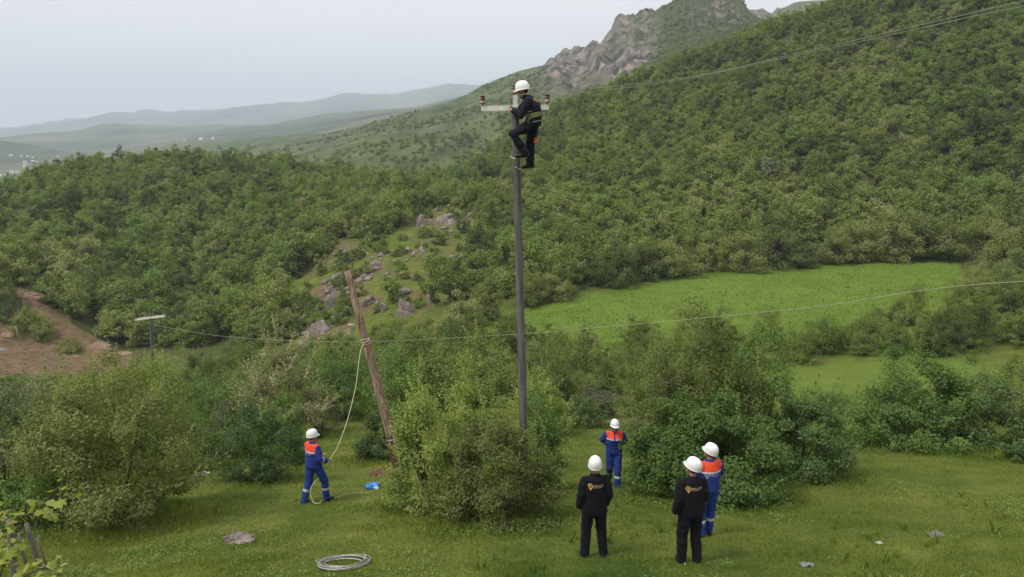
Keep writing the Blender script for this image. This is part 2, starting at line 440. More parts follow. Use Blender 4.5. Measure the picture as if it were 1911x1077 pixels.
def leaf_mat(name, stops, transl=0.36, world=True):
    """stops over a mix of leaf tint, per-plant random and slow world noise"""
    m, t, out = new_mat(name)
    oi = N(t, 'ShaderNodeObjectInfo').outputs['Random']
    f = math_n(t, 'MULTIPLY_ADD', attr(t, 'tint'), 0.50 if not world else 0.30, 0.0)
    f = math_n(t, 'MULTIPLY_ADD', oi, 0.34 if not world else 0.56, f)
    if world:
        w = noise(t, 0.022, 4, pos(t)); f = math_n(t, 'MULTIPLY_ADD', w, 0.75, math_n(t, 'SUBTRACT', f, 0.30))
    else:
        f = math_n(t, 'ADD', f, 0.08)
    c = ramp(t, f, stops)
    d = N(t, 'ShaderNodeBsdfDiffuse'); tr = N(t, 'ShaderNodeBsdfTranslucent'); gl = N(t, 'ShaderNodeBsdfGlossy', Roughness=0.55)
    t.links.new(c, d.inputs['Color'])
    t.links.new(mixc(t, 1.0, c, (1.0, 1.15, 0.5), 'MULTIPLY'), tr.inputs['Color'])
    gl.inputs['Color'].default_value = (0.5, 0.5, 0.5, 1)
    m1 = N(t, 'ShaderNodeMixShader'); m1.inputs[0].default_value = transl
    t.links.new(d.outputs[0], m1.inputs[1]); t.links.new(tr.outputs[0], m1.inputs[2])
    m2 = N(t, 'ShaderNodeMixShader'); m2.inputs[0].default_value = 0.035
    t.links.new(m1.outputs[0], m2.inputs[1]); t.links.new(gl.outputs[0], m2.inputs[2])
    t.links.new(m2.outputs[0], out.inputs['Surface'])
    return m
def lm(name, a, b, c, **k):
    return leaf_mat(name, [(0.15, a), (0.5, b), (0.88, c)], **k)
LEAF = {
 'olive': lm('leaf_olive', (0.076, 0.096, 0.028), (0.161, 0.195, 0.050), (0.284, 0.310, 0.092), world=False),
 'dark':  lm('leaf_dark', (0.048, 0.082, 0.028), (0.092, 0.151, 0.046), (0.186, 0.261, 0.076), world=False),
 'green': lm('leaf_green', (0.072, 0.124, 0.031), (0.137, 0.222, 0.050), (0.252, 0.353, 0.081), world=False),
 'bright': lm('leaf_bright', (0.105, 0.149, 0.032), (0.210, 0.280, 0.060), (0.350, 0.403, 0.105), world=False),
 'grey':  lm('leaf_grey', (0.088, 0.102, 0.060), (0.172, 0.189, 0.112), (0.298, 0.306, 0.193), world=False),
 'blossom': lm('leaf_blossom', (0.082, 0.098, 0.031), (0.205, 0.210, 0.080), (0.451, 0.434, 0.246), world=False),
 'brown': lm('leaf_brown', (0.079, 0.060, 0.056), (0.149, 0.116, 0.102), (0.228, 0.184, 0.149), world=False),
 'vine':  lm('leaf_vine', (0.176, 0.220, 0.037), (0.323, 0.367, 0.076), (0.483, 0.498, 0.151), world=False),
}
M_FOREST = leaf_mat('leaf_forest', [(0.10, (0.054, 0.087, 0.027)), (0.28, (0.119, 0.168, 0.040)), (0.44, (0.221, 0.263, 0.065)), (0.58, (0.173, 0.274, 0.055)), (0.72, (0.292, 0.325, 0.097)), (0.86, (0.324, 0.325, 0.131)), (0.97, (0.389, 0.414, 0.189))], 0.40)
M_EDGE = leaf_mat('leaf_field_edge', [(0.10, (0.075, 0.100, 0.032)), (0.35, (0.170, 0.210, 0.060)), (0.60, (0.260, 0.290, 0.085)), (0.9, (0.36, 0.35, 0.16))], 0.40)
M_THICKET = leaf_mat('leaf_thicket', [(0.08, (0.049, 0.074, 0.023)), (0.30, (0.103, 0.155, 0.038)), (0.52, (0.178, 0.230, 0.053)), (0.72, (0.232, 0.280, 0.069)), (0.95, (0.356, 0.358, 0.147))], 0.40)
M_BARK = simple('bark', (0.085, 0.066, 0.050), 0.9, 0.1, 0.4, 14)

# ------------------------------------------------------------------ terrain mesh (fan around the viewpoint, log-spaced)
def build_terrain():
    az = np.concatenate([np.linspace(-180, -60, 41)[:-1], np.linspace(-60, -40, 21)[:-1], np.linspace(-40, 40, 501), np.linspace(40, 60, 21)[1:], np.linspace(60, 180, 41)[1:-1]])
    az = np.radians(az); na = len(az)
    r = np.concatenate([np.geomspace(1.2, 60, 120)[:-1], np.geomspace(60, 130, 120)[:-1], np.geomspace(130, 360, 120)[:-1], np.geomspace(360, 1000, 170)[:-1], np.geomspace(1000, 7300, 80)[:-1], np.geomspace(7300, 12400, 8)])
    nr = len(r)
    A, Rr = np.meshgrid(az, r)
    X = (Rr * np.sin(A)).ravel(); Y = (Rr * np.cos(A)).ravel()
    Z = height(X, Y)
    px, py = project(X, Y, Z)
    fr = Y > 2
    jx = px + 26 * fbm(X / 4., Y / 4., 4, 71) * np.clip(60 / np.maximum(Y, 1), 0.3, 1); jy = py + 11 * fbm(X / 4., Y / 4., 4, 77)
    ye = np.maximum(Rr.ravel() * np.cos(np.clip(A.ravel(), -R(47), R(47))), 0.5)
    pasture = (in_poly(jx, jy, P_MEADOW) & fr & (Y > 66) & (Y < 135)) * 1.0
    pasture = np.maximum(pasture, 0.7 * (in_poly(jx, jy, P_GREEN2) & (Y > 30) & (Y < 70)))
    for g in P_GLADE: pasture = np.maximum(pasture, 0.8 * (in_poly(jx, jy, g) & (Y > 150) & (Y < 400)))
    soil = (in_poly(jx, jy, P_SOIL) & (Y > 85) & (Y < 140)) * 1.0
    rocky = in_poly(jx, jy, P_ROCKY) & (Y > 80) & (Y < 240)
    bare = in_poly(jx, jy, P_BARE) & (Y > 80) & (Y < 240)
    soil = np.maximum(soil, bare * sstep(-0.25, 0.2, fbm(X / 6., Y / 6., 3, 81)) * 0.85)
    soil = np.maximum(soil, rocky * sstep(0.1, 0.4, fbm(X / 5., Y / 5., 3, 83)) * 0.6)
    forest = sstep(84, 128, ye) * (1 - sstep(380, 450, ye)) * (1 - pasture) * (1 - rocky * 1.0) * (1 - soil)
    forest = np.where((ye < 128) & (px > 880), np.where(in_poly(px, py, P_MEADOW), 0, forest), forest)
    peak = sstep(1190, 1240, px) * (1 - sstep(1480, 1520, px)) * sstep(520, 600, ye) * (1 - sstep(930, 990, ye))
    forest = np.maximum(forest, 0.0)
    far = sstep(400, 470, ye) * (1 - sstep(1200, 1700, ye))
    far = far * (1 - 0.75 * peak); forest = np.maximum(forest, 0.75 * peak)
    vfar = sstep(1200, 1700, ye)
    rk = rock_weight(np.tan(np.clip(A.ravel(), -R(47), R(47))), ye)
    patch = sstep(-0.3, 0.15, fbm(X / 45., Y / 60., 4, 91))
    rock = np.clip(rk * (0.55 + 0.6 * patch), 0, 1)
    path = ((in_poly(jx, jy, P_PATH) & (Y > 22) & (Y < 60)) * 0.7)
    # trodden dirt where the leaning pole is set and where people walk
    pc = place(722, 21.3); dd = np.hypot((X - pc.x) / 0.55, (Y - pc.y) / 0.35)
    soil = np.maximum(soil, 1 - sstep(0.7, 1.25, dd + 0.3 * fbm(X * 4, Y * 4, 2, 5)))
    V = np.stack([X, Y, Z], 1)
    ii, jj = np.meshgrid(np.arange(nr - 1), np.arange(na), indexing='ij')
    jn = (jj + 1) % na
    F = np.stack([ii * na + jj, ii * na + jn, (ii + 1) * na + jn, (ii + 1) * na + jj], -1).reshape(-1, 4)
    F = F[:, ::-1]
    rc = r[ii.ravel()]
    bounds = [('meadow', 0, 45), ('valley_floor', 45, 120), ('forested_hills', 120, 420), ('rocky_mountain', 420, 1250), ('distant_mountains', 1250, 9999)]
    att = dict(pasture=pasture, soil=soil, forest=forest, far=far, vfar=vfar, rock=rock, path=path)
    for nm, a, b in bounds:
        sel = F[(rc >= a) & (rc < b)]
        used, inv = np.unique(sel.ravel(), return_inverse=True)
        o = mesh_np(nm, V[used], inv.reshape(-1, 4), M_TERR, None, True, {k: ('POINT', v[used]) for k, v in att.items()})
        tag(o, kind='structure')
build_terrain()

# closing fan under the viewpoint (inside the first ring)
_b = MB(); _n = 24
_V = [(0, 0, gz(0, 0.5))] + [(1.25 * math.sin(2 * math.pi * i / _n), 1.25 * math.cos(2 * math.pi * i / _n), gz(1.25 * math.sin(2 * math.pi * i / _n), 1.25 * math.cos(2 * math.pi * i / _n)) - 0.01) for i in range(_n)]
_b.add(_V, [(0, 1 + (i + 1) % _n, 1 + i) for i in range(_n)])
tag(_b.build('meadow', M_TERR), kind='structure')

# asphalt road in the far left corner
def build_road():
    m, t, out = new_mat('asphalt')
    principled(t, out, ramp(t, noise(t, 1.5, 5, pos(t)), [(0.3, (0.16, 0.16, 0.175)), (0.7, (0.235, 0.235, 0.25))]), 0.85, 0.3)
    a = at(-310, 590, 108); b = at(0, 672, 103)
    n = 40; V = []; F = []
    d = Vector((b.x - a.x, b.y - a.y, 0)).normalized(); s = Vector((-d.y, d.x, 0))
    w = 5
    for i in range(n + 1):
        c = a.lerp(b, i / n)
        for k in range(w + 1):
            q = c + s * ((k / w - 0.5) * 3.6)
            V.append((q.x, q.y, gz(q.x, q.y) + 0.06))
    for i in range(n):
        for k in range(w):
            F.append((i * (w + 1) + k, (i + 1) * (w + 1) + k, (i + 1) * (w + 1) + k + 1, i * (w + 1) + k + 1))
    mb = MB(); mb.add(V, F); tag(mb.build('road', m), kind='structure')
build_road()

# ------------------------------------------------------------------ foliage
def leaves(rng, C, out_dir, size, tint, droop=0.0, wid=0.55, lay=0.75):
    """diamond leaves at C; returns V, F, tint"""
    n = len(C)
    nrm = out_dir * 0.7 + np.array([0, 0, lay]) + rng.normal(0, 0.55, (n, 3))
    nrm /= np.linalg.norm(nrm, axis=1, keepdims=True) + 1e-9
    t = rng.normal(0, 1, (n, 3)) + out_dir * 0.8 + np.array([0, 0, 0.3 - droop])
    t -= nrm * (t * nrm).sum(1, keepdims=True); t /= np.linalg.norm(t, axis=1, keepdims=True) + 1e-9
    b = np.cross(nrm, t)
    L = (size * rng.uniform(0.65, 1.35, n))[:, None]
    V = np.stack([C - t * L * 0.5, C + b * L * wid * 0.5 + nrm * L * 0.08, C + t * L * 0.5 - nrm * L * 0.06, C - b * L * wid * 0.5 + nrm * L * 0.08], 1).reshape(-1, 3)
    F = np.arange(n * 4).reshape(n, 4)
    return V, F, tint
def crown_data(seed, W_, H_, nleaf, leaf, nclump, shoots=30, skirt=0.0, depth=None, wid=0.55, asym=0.25, shoot_len=0.16):
    """uneven crown: leaf clumps over a lobed ellipsoid plus upright shoots. base at z = 0"""
    rng = np.random.default_rng(seed)
    D_ = depth or W_ * 0.9
    rad = np.array([W_ / 2, D_ / 2, H_ * (1 - skirt) * 0.62])
    cz = H_ * skirt + H_ * (1 - skirt) * 0.36
    ph = rng.uniform(0, 6.28, 6)
    def lobe(d):
        a = np.arctan2(d[:, 1], d[:, 0])
        return 1 + asym * (0.5 * np.sin(2 * a + ph[0]) + 0.4 * np.sin(3 * a + ph[1]) + 0.35 * np.sin(5 * a + ph[2] + 3 * d[:, 2]) + 0.3 * np.sin(4 * d[:, 2] + ph[3]))
    d = rng.normal(0, 1, (nclump, 3)); d[:, 2] = np.where(d[:, 2] < 0, d[:, 2] * 0.9, d[:, 2])
    d /= np.linalg.norm(d, axis=1, keepdims=True)
    rr = rng.uniform(0.45, 1.0, nclump) ** 0.6 * 0.92 * lobe(d)
    low = np.where(d[:, 2:3] < 0, np.array([[1.18, 1.18, 0.60]]), 1.0)
    cc = d * rr[:, None] * rad * low + np.array([0, 0, cz])
    cc[:, 2] = np.maximum(cc[:, 2], (0.05 + skirt) * H_)
    crad = rng.uniform(0.65, 1.35, nclump) * 0.29 * rad.mean() * (30 / max(nclump, 30)) ** 0.33
    ctint = rng.uniform(0, 1, nclump)
    ci = rng.integers(0, nclump, nleaf)
    off = rng.normal(0, 1, (nleaf, 3)); ol = np.linalg.norm(off, axis=1, keepdims=True)
    off = off / ol * (rng.random((nleaf, 1)) ** 0.45) * np.array([1.1, 1.1, 0.8])
    C = cc[ci] + off * crad[ci][:, None]
    C[:, 2] = np.maximum(C[:, 2], 0.02 * H_ + 0.03 * rng.random(nleaf))
    od = off * 0.6 + (C - np.array([0, 0, cz * 0.8])) / rad * 0.6
    od /= np.linalg.norm(od, axis=1, keepdims=True) + 1e-9
    tint = 0.45 * ctint[ci] + 0.55 * rng.random(nleaf)
    parts = [leaves(rng, C, od, leaf, tint, wid=wid)]
    paths = []
    for k in range(shoots):
        i = rng.integers(0, nclump)
        p0 = cc[i] + d[i] * crad[i] * 0.6
        dr = d[i] * 0.7 + np.array([0, 0, 0.75]) + rng.normal(0, 0.25, 3); dr /= np.linalg.norm(dr)
        L = H_ * shoot_len * rng.uniform(0.5, 1.5); nl = max(5, int(L / (leaf * 0.34)))
        tt = rng.random(nl)[:, None]
        C2 = p0 + dr * L * tt + rng.normal(0, leaf * 0.45, (nl, 3)) * (1.2 - tt)
        parts.append(leaves(rng, C2, np.tile(dr, (nl, 1)), leaf * 0.9, np.clip(0.70 + 0.40 * rng.random(nl), 0, 1.1), wid=wid))
        paths.append((p0, p0 + dr * L))
    V = np.concatenate([p[0] for p in parts]); Tn = np.concatenate([p[2] for p in parts])
    F = np.arange(len(V)).reshape(-1, 4)
    return V, F, Tn, cc, paths
def trunk_mesh(name, seed, cc, H_, r0, nlimb=9, multi=False):
    rng = random.Random(seed); mb = MB()
    idx = list(range(len(cc))); rng.shuffle(idx)
    top = Vector((0.04 * H_, 0.02 * H_, 0.55 * H_))
    if not multi:
        mb.tube([(0, 0, -0.15 * r0 - 0.1), (0.01 * H_, 0, 0.2 * H_), (0.03 * H_, 0.01 * H_, 0.4 * H_), top], [r0 * 1.3, r0, r0 * 0.8, r0 * 0.45], 6)
    for i in idx[:nlimb]:
        e = Vector(cc[i])
        s = Vector((rng.uniform(-1, 1) * r0 * 2, rng.uniform(-1, 1) * r0 * 2, -0.08)) if multi else Vector((0.02 * H_, 0.01 * H_, H_ * rng.uniform(0.18, 0.42)))
        m = s.lerp(e, 0.5) + Vector((rng.uniform(-1, 1), rng.uniform(-1, 1), rng.uniform(0, 1))) * 0.06 * H_
        mb.tube([s, m, e], [r0 * 0.6, r0 * 0.4, r0 * 0.15], 5)
    return mb.mesh(name, M_BARK)

def shrub(name, label, loc, seed, W_, H_, mat, nleaf, leaf, nclump, group=None, cat='shrub', shoots=40, rz=0, **kw):
    V, F, T, cc, paths = crown_data(seed, W_, H_, nleaf, leaf, nclump, int(shoots * 1.6), **kw)
    o = thing(name, label, cat, loc, rz, group)
    mesh_np('crown', V, F, mat, o, False, {'tint': ('FACE', T)})
    tm = trunk_mesh('stems', seed, cc, H_, 0.018 + 0.008 * H_, 14, True)
    mobj('stems', tm, o)
    return o

NEAR = [  # name, label, px, Y, W, H, leaf kind, leaves, leaf size, clumps, extra
 ('shrub', 'largest olive-green bush at far left, taller than the man with the rope', 228, 16.0, 3.9, 4.0, 'olive', 44000, .062, 150, dict(shoots=90)),
 ('shrub', 'dark shadowy shrub at the left picture edge behind the largest olive bush', 10, 18.5, 3.0, 3.3, 'dark', 15000, .07, 70, {}),
 ('shrub', 'low leafy green shrub between the dark edge shrub and the wooden fence posts', 70, 15.2, 1.9, 1.5, 'green', 8000, .06, 40, dict(shoots=40)),
 ('shrub', 'rounded dark green bush just left of the man holding the rope', 487, 20.7, 2.15, 2.35, 'dark', 17000, .06, 60, {}),
 ('shrub', 'lighter green shrub rising behind the rounded dark bush beside the rope man', 512, 25.5, 2.2, 2.7, 'green', 12000, .07, 50, dict(shoots=50)),
 ('shrub', 'broad dark olive bush in front of the tall utility pole', 928, 14.7, 2.6, 2.3, 'olive', 30000, .052, 100, dict(shoots=50)),
 ('shrub', 'bright yellow-green bush left of the broad olive bush by the pole', 806, 16.3, 1.9, 2.9, 'bright', 17000, .06, 60, dict(shoots=80)),
 ('shrub', 'tall pale green shrub directly behind the broad olive bush', 890, 19.2, 2.3, 3.5, 'bright', 16000, .065, 60, dict(shoots=80)),
 ('shrub', 'narrow green shrub right behind the foot of the tall utility pole', 1003, 17.6, 1.3, 2.7, 'green', 10000, .06, 40, dict(shoots=40)),
 ('shrub', 'dense leafy bush directly behind the two men standing at right', 1325, 17.2, 3.6, 2.8, 'green', 42000, .072, 150, dict(shoots=40)),
 ('shrub', 'tall olive shrub towering behind the two men standing at right', 1300, 20.0, 3.3, 4.9, 'olive', 27000, .072, 120, dict(shoots=70)),
 ('shrub', 'tall rounded shrub at the right shoulder of the towering olive shrub', 1385, 21.0, 3.0, 4.7, 'green', 22000, .074, 110, dict(shoots=50)),
 ('shrub', 'dark shrub sloping down to the grass right of the dense leafy bush', 1487, 19.6, 2.7, 2.7, 'dark', 22000, .068, 90, {}),
 ('shrub', 'low green shrub between the dark sloping shrub and the big right-hand thicket', 1572, 26.2, 3.0, 2.2, 'green', 13000, .07, 50, {}),
 ('shrub', 'big green bush at right, tallest of the bushes along the meadow edge', 1710, 25.6, 4.2, 3.4, 'green', 28000, .088, 120, dict(shoots=60)),
 ('shrub', 'rounded dark bush at right, right beside the big green one', 1830, 25.2, 3.6, 2.8, 'dark', 22000, .085, 100, {}),
 ('shrub', 'olive shrub cut by the right picture edge above the meadow', 1898, 30.0, 3.2, 3.2, 'olive', 14000, .08, 60, {}),
 ('shrub', 'small low shrub at the right picture edge below the rounded dark bush', 1912, 21.8, 1.2, 0.8, 'dark', 5000, .06, 30, {}),
 ('shrub', 'grey-green dome-shaped bush beyond the path right of the tall pole', 1115, 36.5, 2.0, 1.9, 'grey', 9000, .07, 40, {}),
 ('shrub', 'low dark green bush in front of the grey-green dome bush', 1078, 32.8, 2.3, 1.5, 'dark', 9000, .08, 40, {}),
 ('shrub', 'dark compact bush behind the foot of the leaning pole', 706, 24.3, 1.35, 1.75, 'dark', 11000, .06, 40, {}),
 ('flowering_shrub', 'tall cream-blossomed shrub left of the leaning pole', 527, 31.5, 3.2, 4.9, 'blossom', 15000, .09, 70, dict(shoots=120, skirt=.1)),
 ('shrub', 'brown-purple leafless looking bush at the edge of the grass', 597, 33.5, 2.0, 1.7, 'brown', 9000, .06, 40, dict(shoots=60, wid=.25)),
 ('shrub', 'tiny dark green bush on the grass below the brown-purple one', 588, 31.0, .75, .65, 'dark', 3000, .06, 20, dict(shoots=8)),
 ('shrub', 'grey twiggy shrub beside the white litter', 432, 27.8, 2.1, 2.2, 'grey', 10000, .07, 45, dict(wid=.35)),
 ('shrub', 'leafy green shrub behind the right shoulder of the largest olive bush', 338, 24.0, 2.8, 3.5, 'green', 14000, .075, 60, dict(shoots=50)),
 ('shrub', 'yellow-green shrub rising behind the largest olive bush', 200, 23.5, 3.1, 3.9, 'olive', 14000, .075, 60, dict(shoots=70)),
 ('shrub', 'grey-green shrub at far left below the earth bank', 70, 27.0, 3.6, 4.0, 'grey', 14000, .08, 60, dict(shoots=60)),
 ('shrub', 'fresh green shrub left of the cream-blossomed shrub', 415, 33.0, 3.0, 3.9, 'green', 12000, .085, 60, dict(shoots=60)),
 ('shrub', 'leafy green shrub behind the rope, left of the leaning pole', 640, 38.5, 3.4, 4.0, 'green', 12000, .09, 60, dict(shoots=60)),
 ('shrub', 'fresh green shrub just right of the leaning pole', 745, 37.0, 3.2, 3.9, 'green', 12000, .09, 60, dict(shoots=60)),
 ('shrub', 'bright green shrub right of the tall pole above the low dark bush', 1010, 30.0, 2.2, 2.9, 'bright', 11000, .08, 50, dict(shoots=60)),
 ('shrub', 'pale green shrub left of the towering olive shrub', 1222, 31.5, 2.6, 3.2, 'bright', 12000, .08, 50, dict(shoots=60)),
 ('shrub', 'yellow-green shrub hiding the foot of the distant left pole', 285, 30.0, 3.2, 4.9, 'bright', 13000, .085, 60, dict(shoots=70)),
 ('shrub', 'light green shrub crowning the slope behind the towering olive shrub', 1255, 40.0, 3.3, 4.3, 'bright', 12000, .1, 60, dict(shoots=60)),
]
for i, (nm, lab, px, Y, W_, H_, kind, nl, lf, nc, kw) in enumerate(NEAR):
    p = place(px, Y)
    shrub(nm, lab, p - Vector((0, 0, 0.05)), 100 + i, W_, H_, LEAF[kind], int(nl * .86), lf * 1.05, nc, **kw)

# thicket of the valley floor: shared crowns, one object per shrub
rng = np.random.default_rng(7)
TH = []
for k, (W_, H_) in enumerate([(4.2, 4.0), (3.6, 4.4), (4.8, 3.6), (3.2, 3.2), (4.4, 4.8), (3.8, 2.8)]):
    V, F, T, cc, pths = crown_data(500 + k, W_, H_, 5200, .17, 46, 40, asym=.35)
    me = mesh_np('crown', V, F, M_THICKET, None, False, {'tint': ('FACE', T)}, link=False)
    TH.append((me, trunk_mesh('stems', 500 + k, cc, H_, .05, 10, True)))
def add_plant(name, label, cat, protos, k, loc, s, rz, group, part2='stems'):
    o = thing(name, label, cat, loc, rz, group)
    c = mobj('crown', protos[k][0], o); d = mobj(part2, protos[k][1], o)
    o.scale = (s, s, s * 1.0)
    return o
def thicket_scatter():
    pts = []
    cell = 3.0
    for Y in np.arange(41, 92, cell * 0.9):
        xmax = Y * 0.78
        for X in np.arange(-xmax, xmax, cell):
            pts.append((X + rng.uniform(-1.2, 1.2), Y + rng.uniform(-1.2, 1.2)))
    P = np.array(pts); Z = height(P[:, 0], P[:, 1]); px, py = project(P[:, 0], P[:, 1], Z)
    ok = ~in_poly(px, py, P_GREEN2) & ~in_poly(px, py, P_SOIL) & ~in_poly(px, py, P_PATH)
    mead = in_poly(px, py, P_MEADOW) & (py < 32 + np.interp(px, [900, 1150, 1300, 1600, 1650, 1700, 1800, 1911], [612, 612, 600, 606, 575, 550, 540, 535]))
    ok &= ~mead
    ok &= ~((px > 900) & (px < 1250) & (P[:, 1] > 76))
    ok &= ~((px > 1030) & (px < 1260) & (P[:, 1] < 46))
    ok &= ~((px > 1380) & (P[:, 1] < 62))
    ok &= ~((px < 320) & (P[:, 1] > 80))
    ok &= rng.random(len(P)) < np.where(px > 1000, 0.92, 0.68)
    ok &= (px > -120) & (px < 2030)
    return P[ok], Z[ok], px[ok], py[ok]
P, Z, px, py = thicket_scatter()
def where_word(x):
    return 'left of the leaning pole' if x < 650 else 'between the two large poles' if x < 960 else 'below the bright pasture'
for (X, Y), z, x in zip(P, Z, px):
    s = rng.uniform(0.62, 1.05) * (0.85 if x > 1050 else 1.0)
    add_plant('thicket_shrub', 'one of the many green shrubs of the valley thicket ' + where_word(x), 'shrub', TH, int(rng.integers(0, len(TH))), (X, Y, z - 0.1), s, rng.uniform(0, 6.28), 'valley thicket shrubs ' + where_word(x))

# trees along the upper edge of the pasture
FT = []
for k, (W_, H_, nl) in enumerate([(5.0, 5.2, 2600), (4.4, 5.6, 2400), (5.4, 4.8, 2700), (4.2, 4.6, 2200), (4.8, 6.2, 2600), (5.6, 5.4, 2800), (3.8, 5.0, 2000), (3.4, 6.4, 2200), (6.2, 5.0, 2800)]):
    V, F, T, cc, pths = crown_data(700 + k, W_, H_, nl, .34, 34, 16, skirt=0.08, asym=.42, shoot_len=.1)
    me = mesh_np('crown', V, F, M_FOREST, None, False, {'tint': ('FACE', T)}, link=False)
    FT.append((me, trunk_mesh('trunk', 700 + k, cc, H_, .14, 8)))
EDGE = []
for k, (W_, H_) in enumerate([(6.4, 6.4), (6.0, 7.0), (7.0, 6.0), (5.4, 5.2)]):
    V, F, T, cc, pths = crown_data(800 + k, W_, H_, 6500, .24, 60, 40, skirt=0.0, asym=.35, shoot_len=.09)
    me = mesh_np('crown', V, F, M_EDGE, None, False, {'tint': ('FACE', T)}, link=False)
    EDGE.append((me, trunk_mesh('trunk', 800 + k, cc, H_, .16, 9)))
for i, (x, Y, s, k) in enumerate([(905, 94, .85, 3), (985, 99, .8, 0), (1035, 101, .8, 2), (1150, 107, 1.0, 1), (1205, 111, .95, 0), (1275, 113, 1.0, 2), (1325, 117, .8, 3), (1385, 116, 1.05, 0), (1450, 119, 1.2, 1), (1500, 119, .8, 3), (1555, 122, .95, 2), (1600, 123, 1.1, 0), (1655, 123, 1.15, 1), (1710, 124, 1.25, 0), (1770, 123, 1.2, 2), (1838, 122, 1.2, 1), (1880, 106, 1.1, 0), (1925, 96, 1.15, 1), (860, 90, .8, 2)]):
    p = place(x, Y - 2.0)
    add_plant('field_edge_tree', 'one of the rounded trees along the edge of the bright green pasture', 'tree', EDGE, k, p - Vector((0, 0, .15)), s, i * 1.7, 'trees around the bright green pasture', 'trunk')

# hillside forest: nearest 300 as single trees, the rest as one mass
def forest_points():
    pts = []
    Y = 104.0
    while Y < 352:
        cell = 3.2 + 0.0018 * (Y - 104)
        xmax = Y * 0.74
        for X in np.arange(-xmax, xmax, cell):
            pts.append((X + rng.uniform(-.45, .45) * cell, Y + rng.uniform(-.45, .45) * cell))
        Y += cell * 0.92
    P = np.array(pts); Z = height(P[:, 0], P[:, 1]); px, py = project(P[:, 0], P[:, 1], Z)
    s = P[:, 0] / P[:, 1]
    cY = np.interp(s, SG, LY[10])
    ok = (px > -60) & (px < 1975) & (py > -140) & (P[:, 1] < cY + 22)
    foot = np.interp(px, [0, 230, 400, 560, 700, 850, 930, 1100, 1350, 1550, 1911], [124, 118, 110, 98, 92, 90, 95, 106, 120, 126, 122])
    ok &= P[:, 1] > foot
    ok &= ~in_poly(px, py, P_MEADOW) & ~(in_poly(px, py, P_SOIL))
    rocky = in_poly(px, py, P_ROCKY) & (P[:, 1] < 240)
    ok &= ~(rocky & (rng.random(len(P)) > 0.55))
    for g in P_GLADE: ok &= ~in_poly(px, py, g)
    ok &= rng.random(len(P)) < 0.93
    return P[ok], Z[ok], px[ok], py[ok], rocky[ok]
P, Z, px, py, rocky = forest_points()
size = (0.58 + 0.72 * rng.random(len(P)) ** 1.7) * np.where(rocky, 0.52, 1.0) * np.interp(P[:, 1], [120, 200, 300], [1.05, 0.95, 0.78])
# a few bigger, darker old trees in the gully left of the pasture
order = np.argsort(P[:, 1] / size)
rz = rng.uniform(0, 6.28, len(P)); ki = rng.integers(0, len(FT), len(P))
single = order[:300]
first = {}
for i in single:
    side = 'left hillside' if px[i] < 880 else 'right hillside above the pasture'
    o = add_plant('forest_tree', 'one of the lowest trees of the forest on the ' + side, 'tree', FT, int(ki[i]), (P[i, 0], P[i, 1], Z[i] - .2), float(size[i]), float(rz[i]), 'nearest forest trees on the ' + side, 'trunk')
    for c in o.children:
        if c.name.startswith('crown'): first.setdefault(int(ki[i]), c)

def scatter_object(name, label, P3, scale, rot, idx, protos):
    me = bpy.data.meshes.new(name); n = len(P3)
    me.vertices.add(n); me.vertices.foreach_set('co', np.asarray(P3, np.float32).ravel())
    a = me.attributes.new('s', 'FLOAT_VECTOR', 'POINT'); a.data.foreach_set('vector', np.asarray(scale, np.float32).ravel())
    a = me.attributes.new('r', 'FLOAT_VECTOR', 'POINT'); a.data.foreach_set('vector', np.asarray(rot, np.float32).ravel())
    a = me.attributes.new('k', 'INT', 'POINT'); a.data.foreach_set('value', np.asarray(idx, np.int32))
    me.update()
    o = mobj(name, me)
    g = bpy.data.node_groups.new(name, 'GeometryNodeTree')
    g.interface.new_socket(name='Geometry', in_out='INPUT', socket_type='NodeSocketGeometry')
    g.interface.new_socket(name='Geometry', in_out='OUTPUT', socket_type='NodeSocketGeometry')
    gi = g.nodes.new('NodeGroupInput'); go = g.nodes.new('NodeGroupOutput')
    inst = g.nodes.new('GeometryNodeInstanceOnPoints'); inst.inputs['Pick Instance'].default_value = True
    jn = g.nodes.new('GeometryNodeJoinGeometry')
    for p in protos:
        oi = g.nodes.new('GeometryNodeObjectInfo'); oi.transform_space = 'ORIGINAL'
        oi.inputs['Object'].default_value = p; oi.inputs['As Instance'].default_value = True
        g.links.new(oi.outputs['Geometry'], jn.inputs[0])
    def na(nm, dt):
        q = g.nodes.new('GeometryNodeInputNamedAttribute'); q.data_type = dt; q.inputs['Name'].default_value = nm
        return q.outputs['Attribute']
    er = g.nodes.new('FunctionNodeEulerToRotation'); g.links.new(na('r', 'FLOAT_VECTOR'), er.inputs[0])
    g.links.new(gi.outputs[0], inst.inputs['Points']); g.links.new(jn.outputs[0], inst.inputs['Instance'])
    g.links.new(na('k', 'INT'), inst.inputs['Instance Index']); g.links.new(er.outputs[0], inst.inputs['Rotation'])
    g.links.new(na('s', 'FLOAT_VECTOR'), inst.inputs['Scale']); g.links.new(inst.outputs[0], go.inputs[0])
    o.modifiers.new('scatter', 'NODES').node_group = g
    return tag(o, label, None, None, 'stuff')
rest = order[300:]
P3 = np.stack([P[rest, 0], P[rest, 1], Z[rest] - .25], 1)
S3 = np.stack([size[rest]] * 3, 1) * np.stack([rng.uniform(.85, 1.15, len(rest)), rng.uniform(.85, 1.15, len(rest)), rng.uniform(.8, 1.15, len(rest))], 1)
R3 = np.stack([rng.uniform(-.1, .1, len(rest)), rng.uniform(-.1, .1, len(rest)), rz[rest]], 1)
scatter_object('hillside_forest', 'dense green forest covering the hillsides', P3, S3, R3, ki[rest], [first[k] for k in sorted(first)])

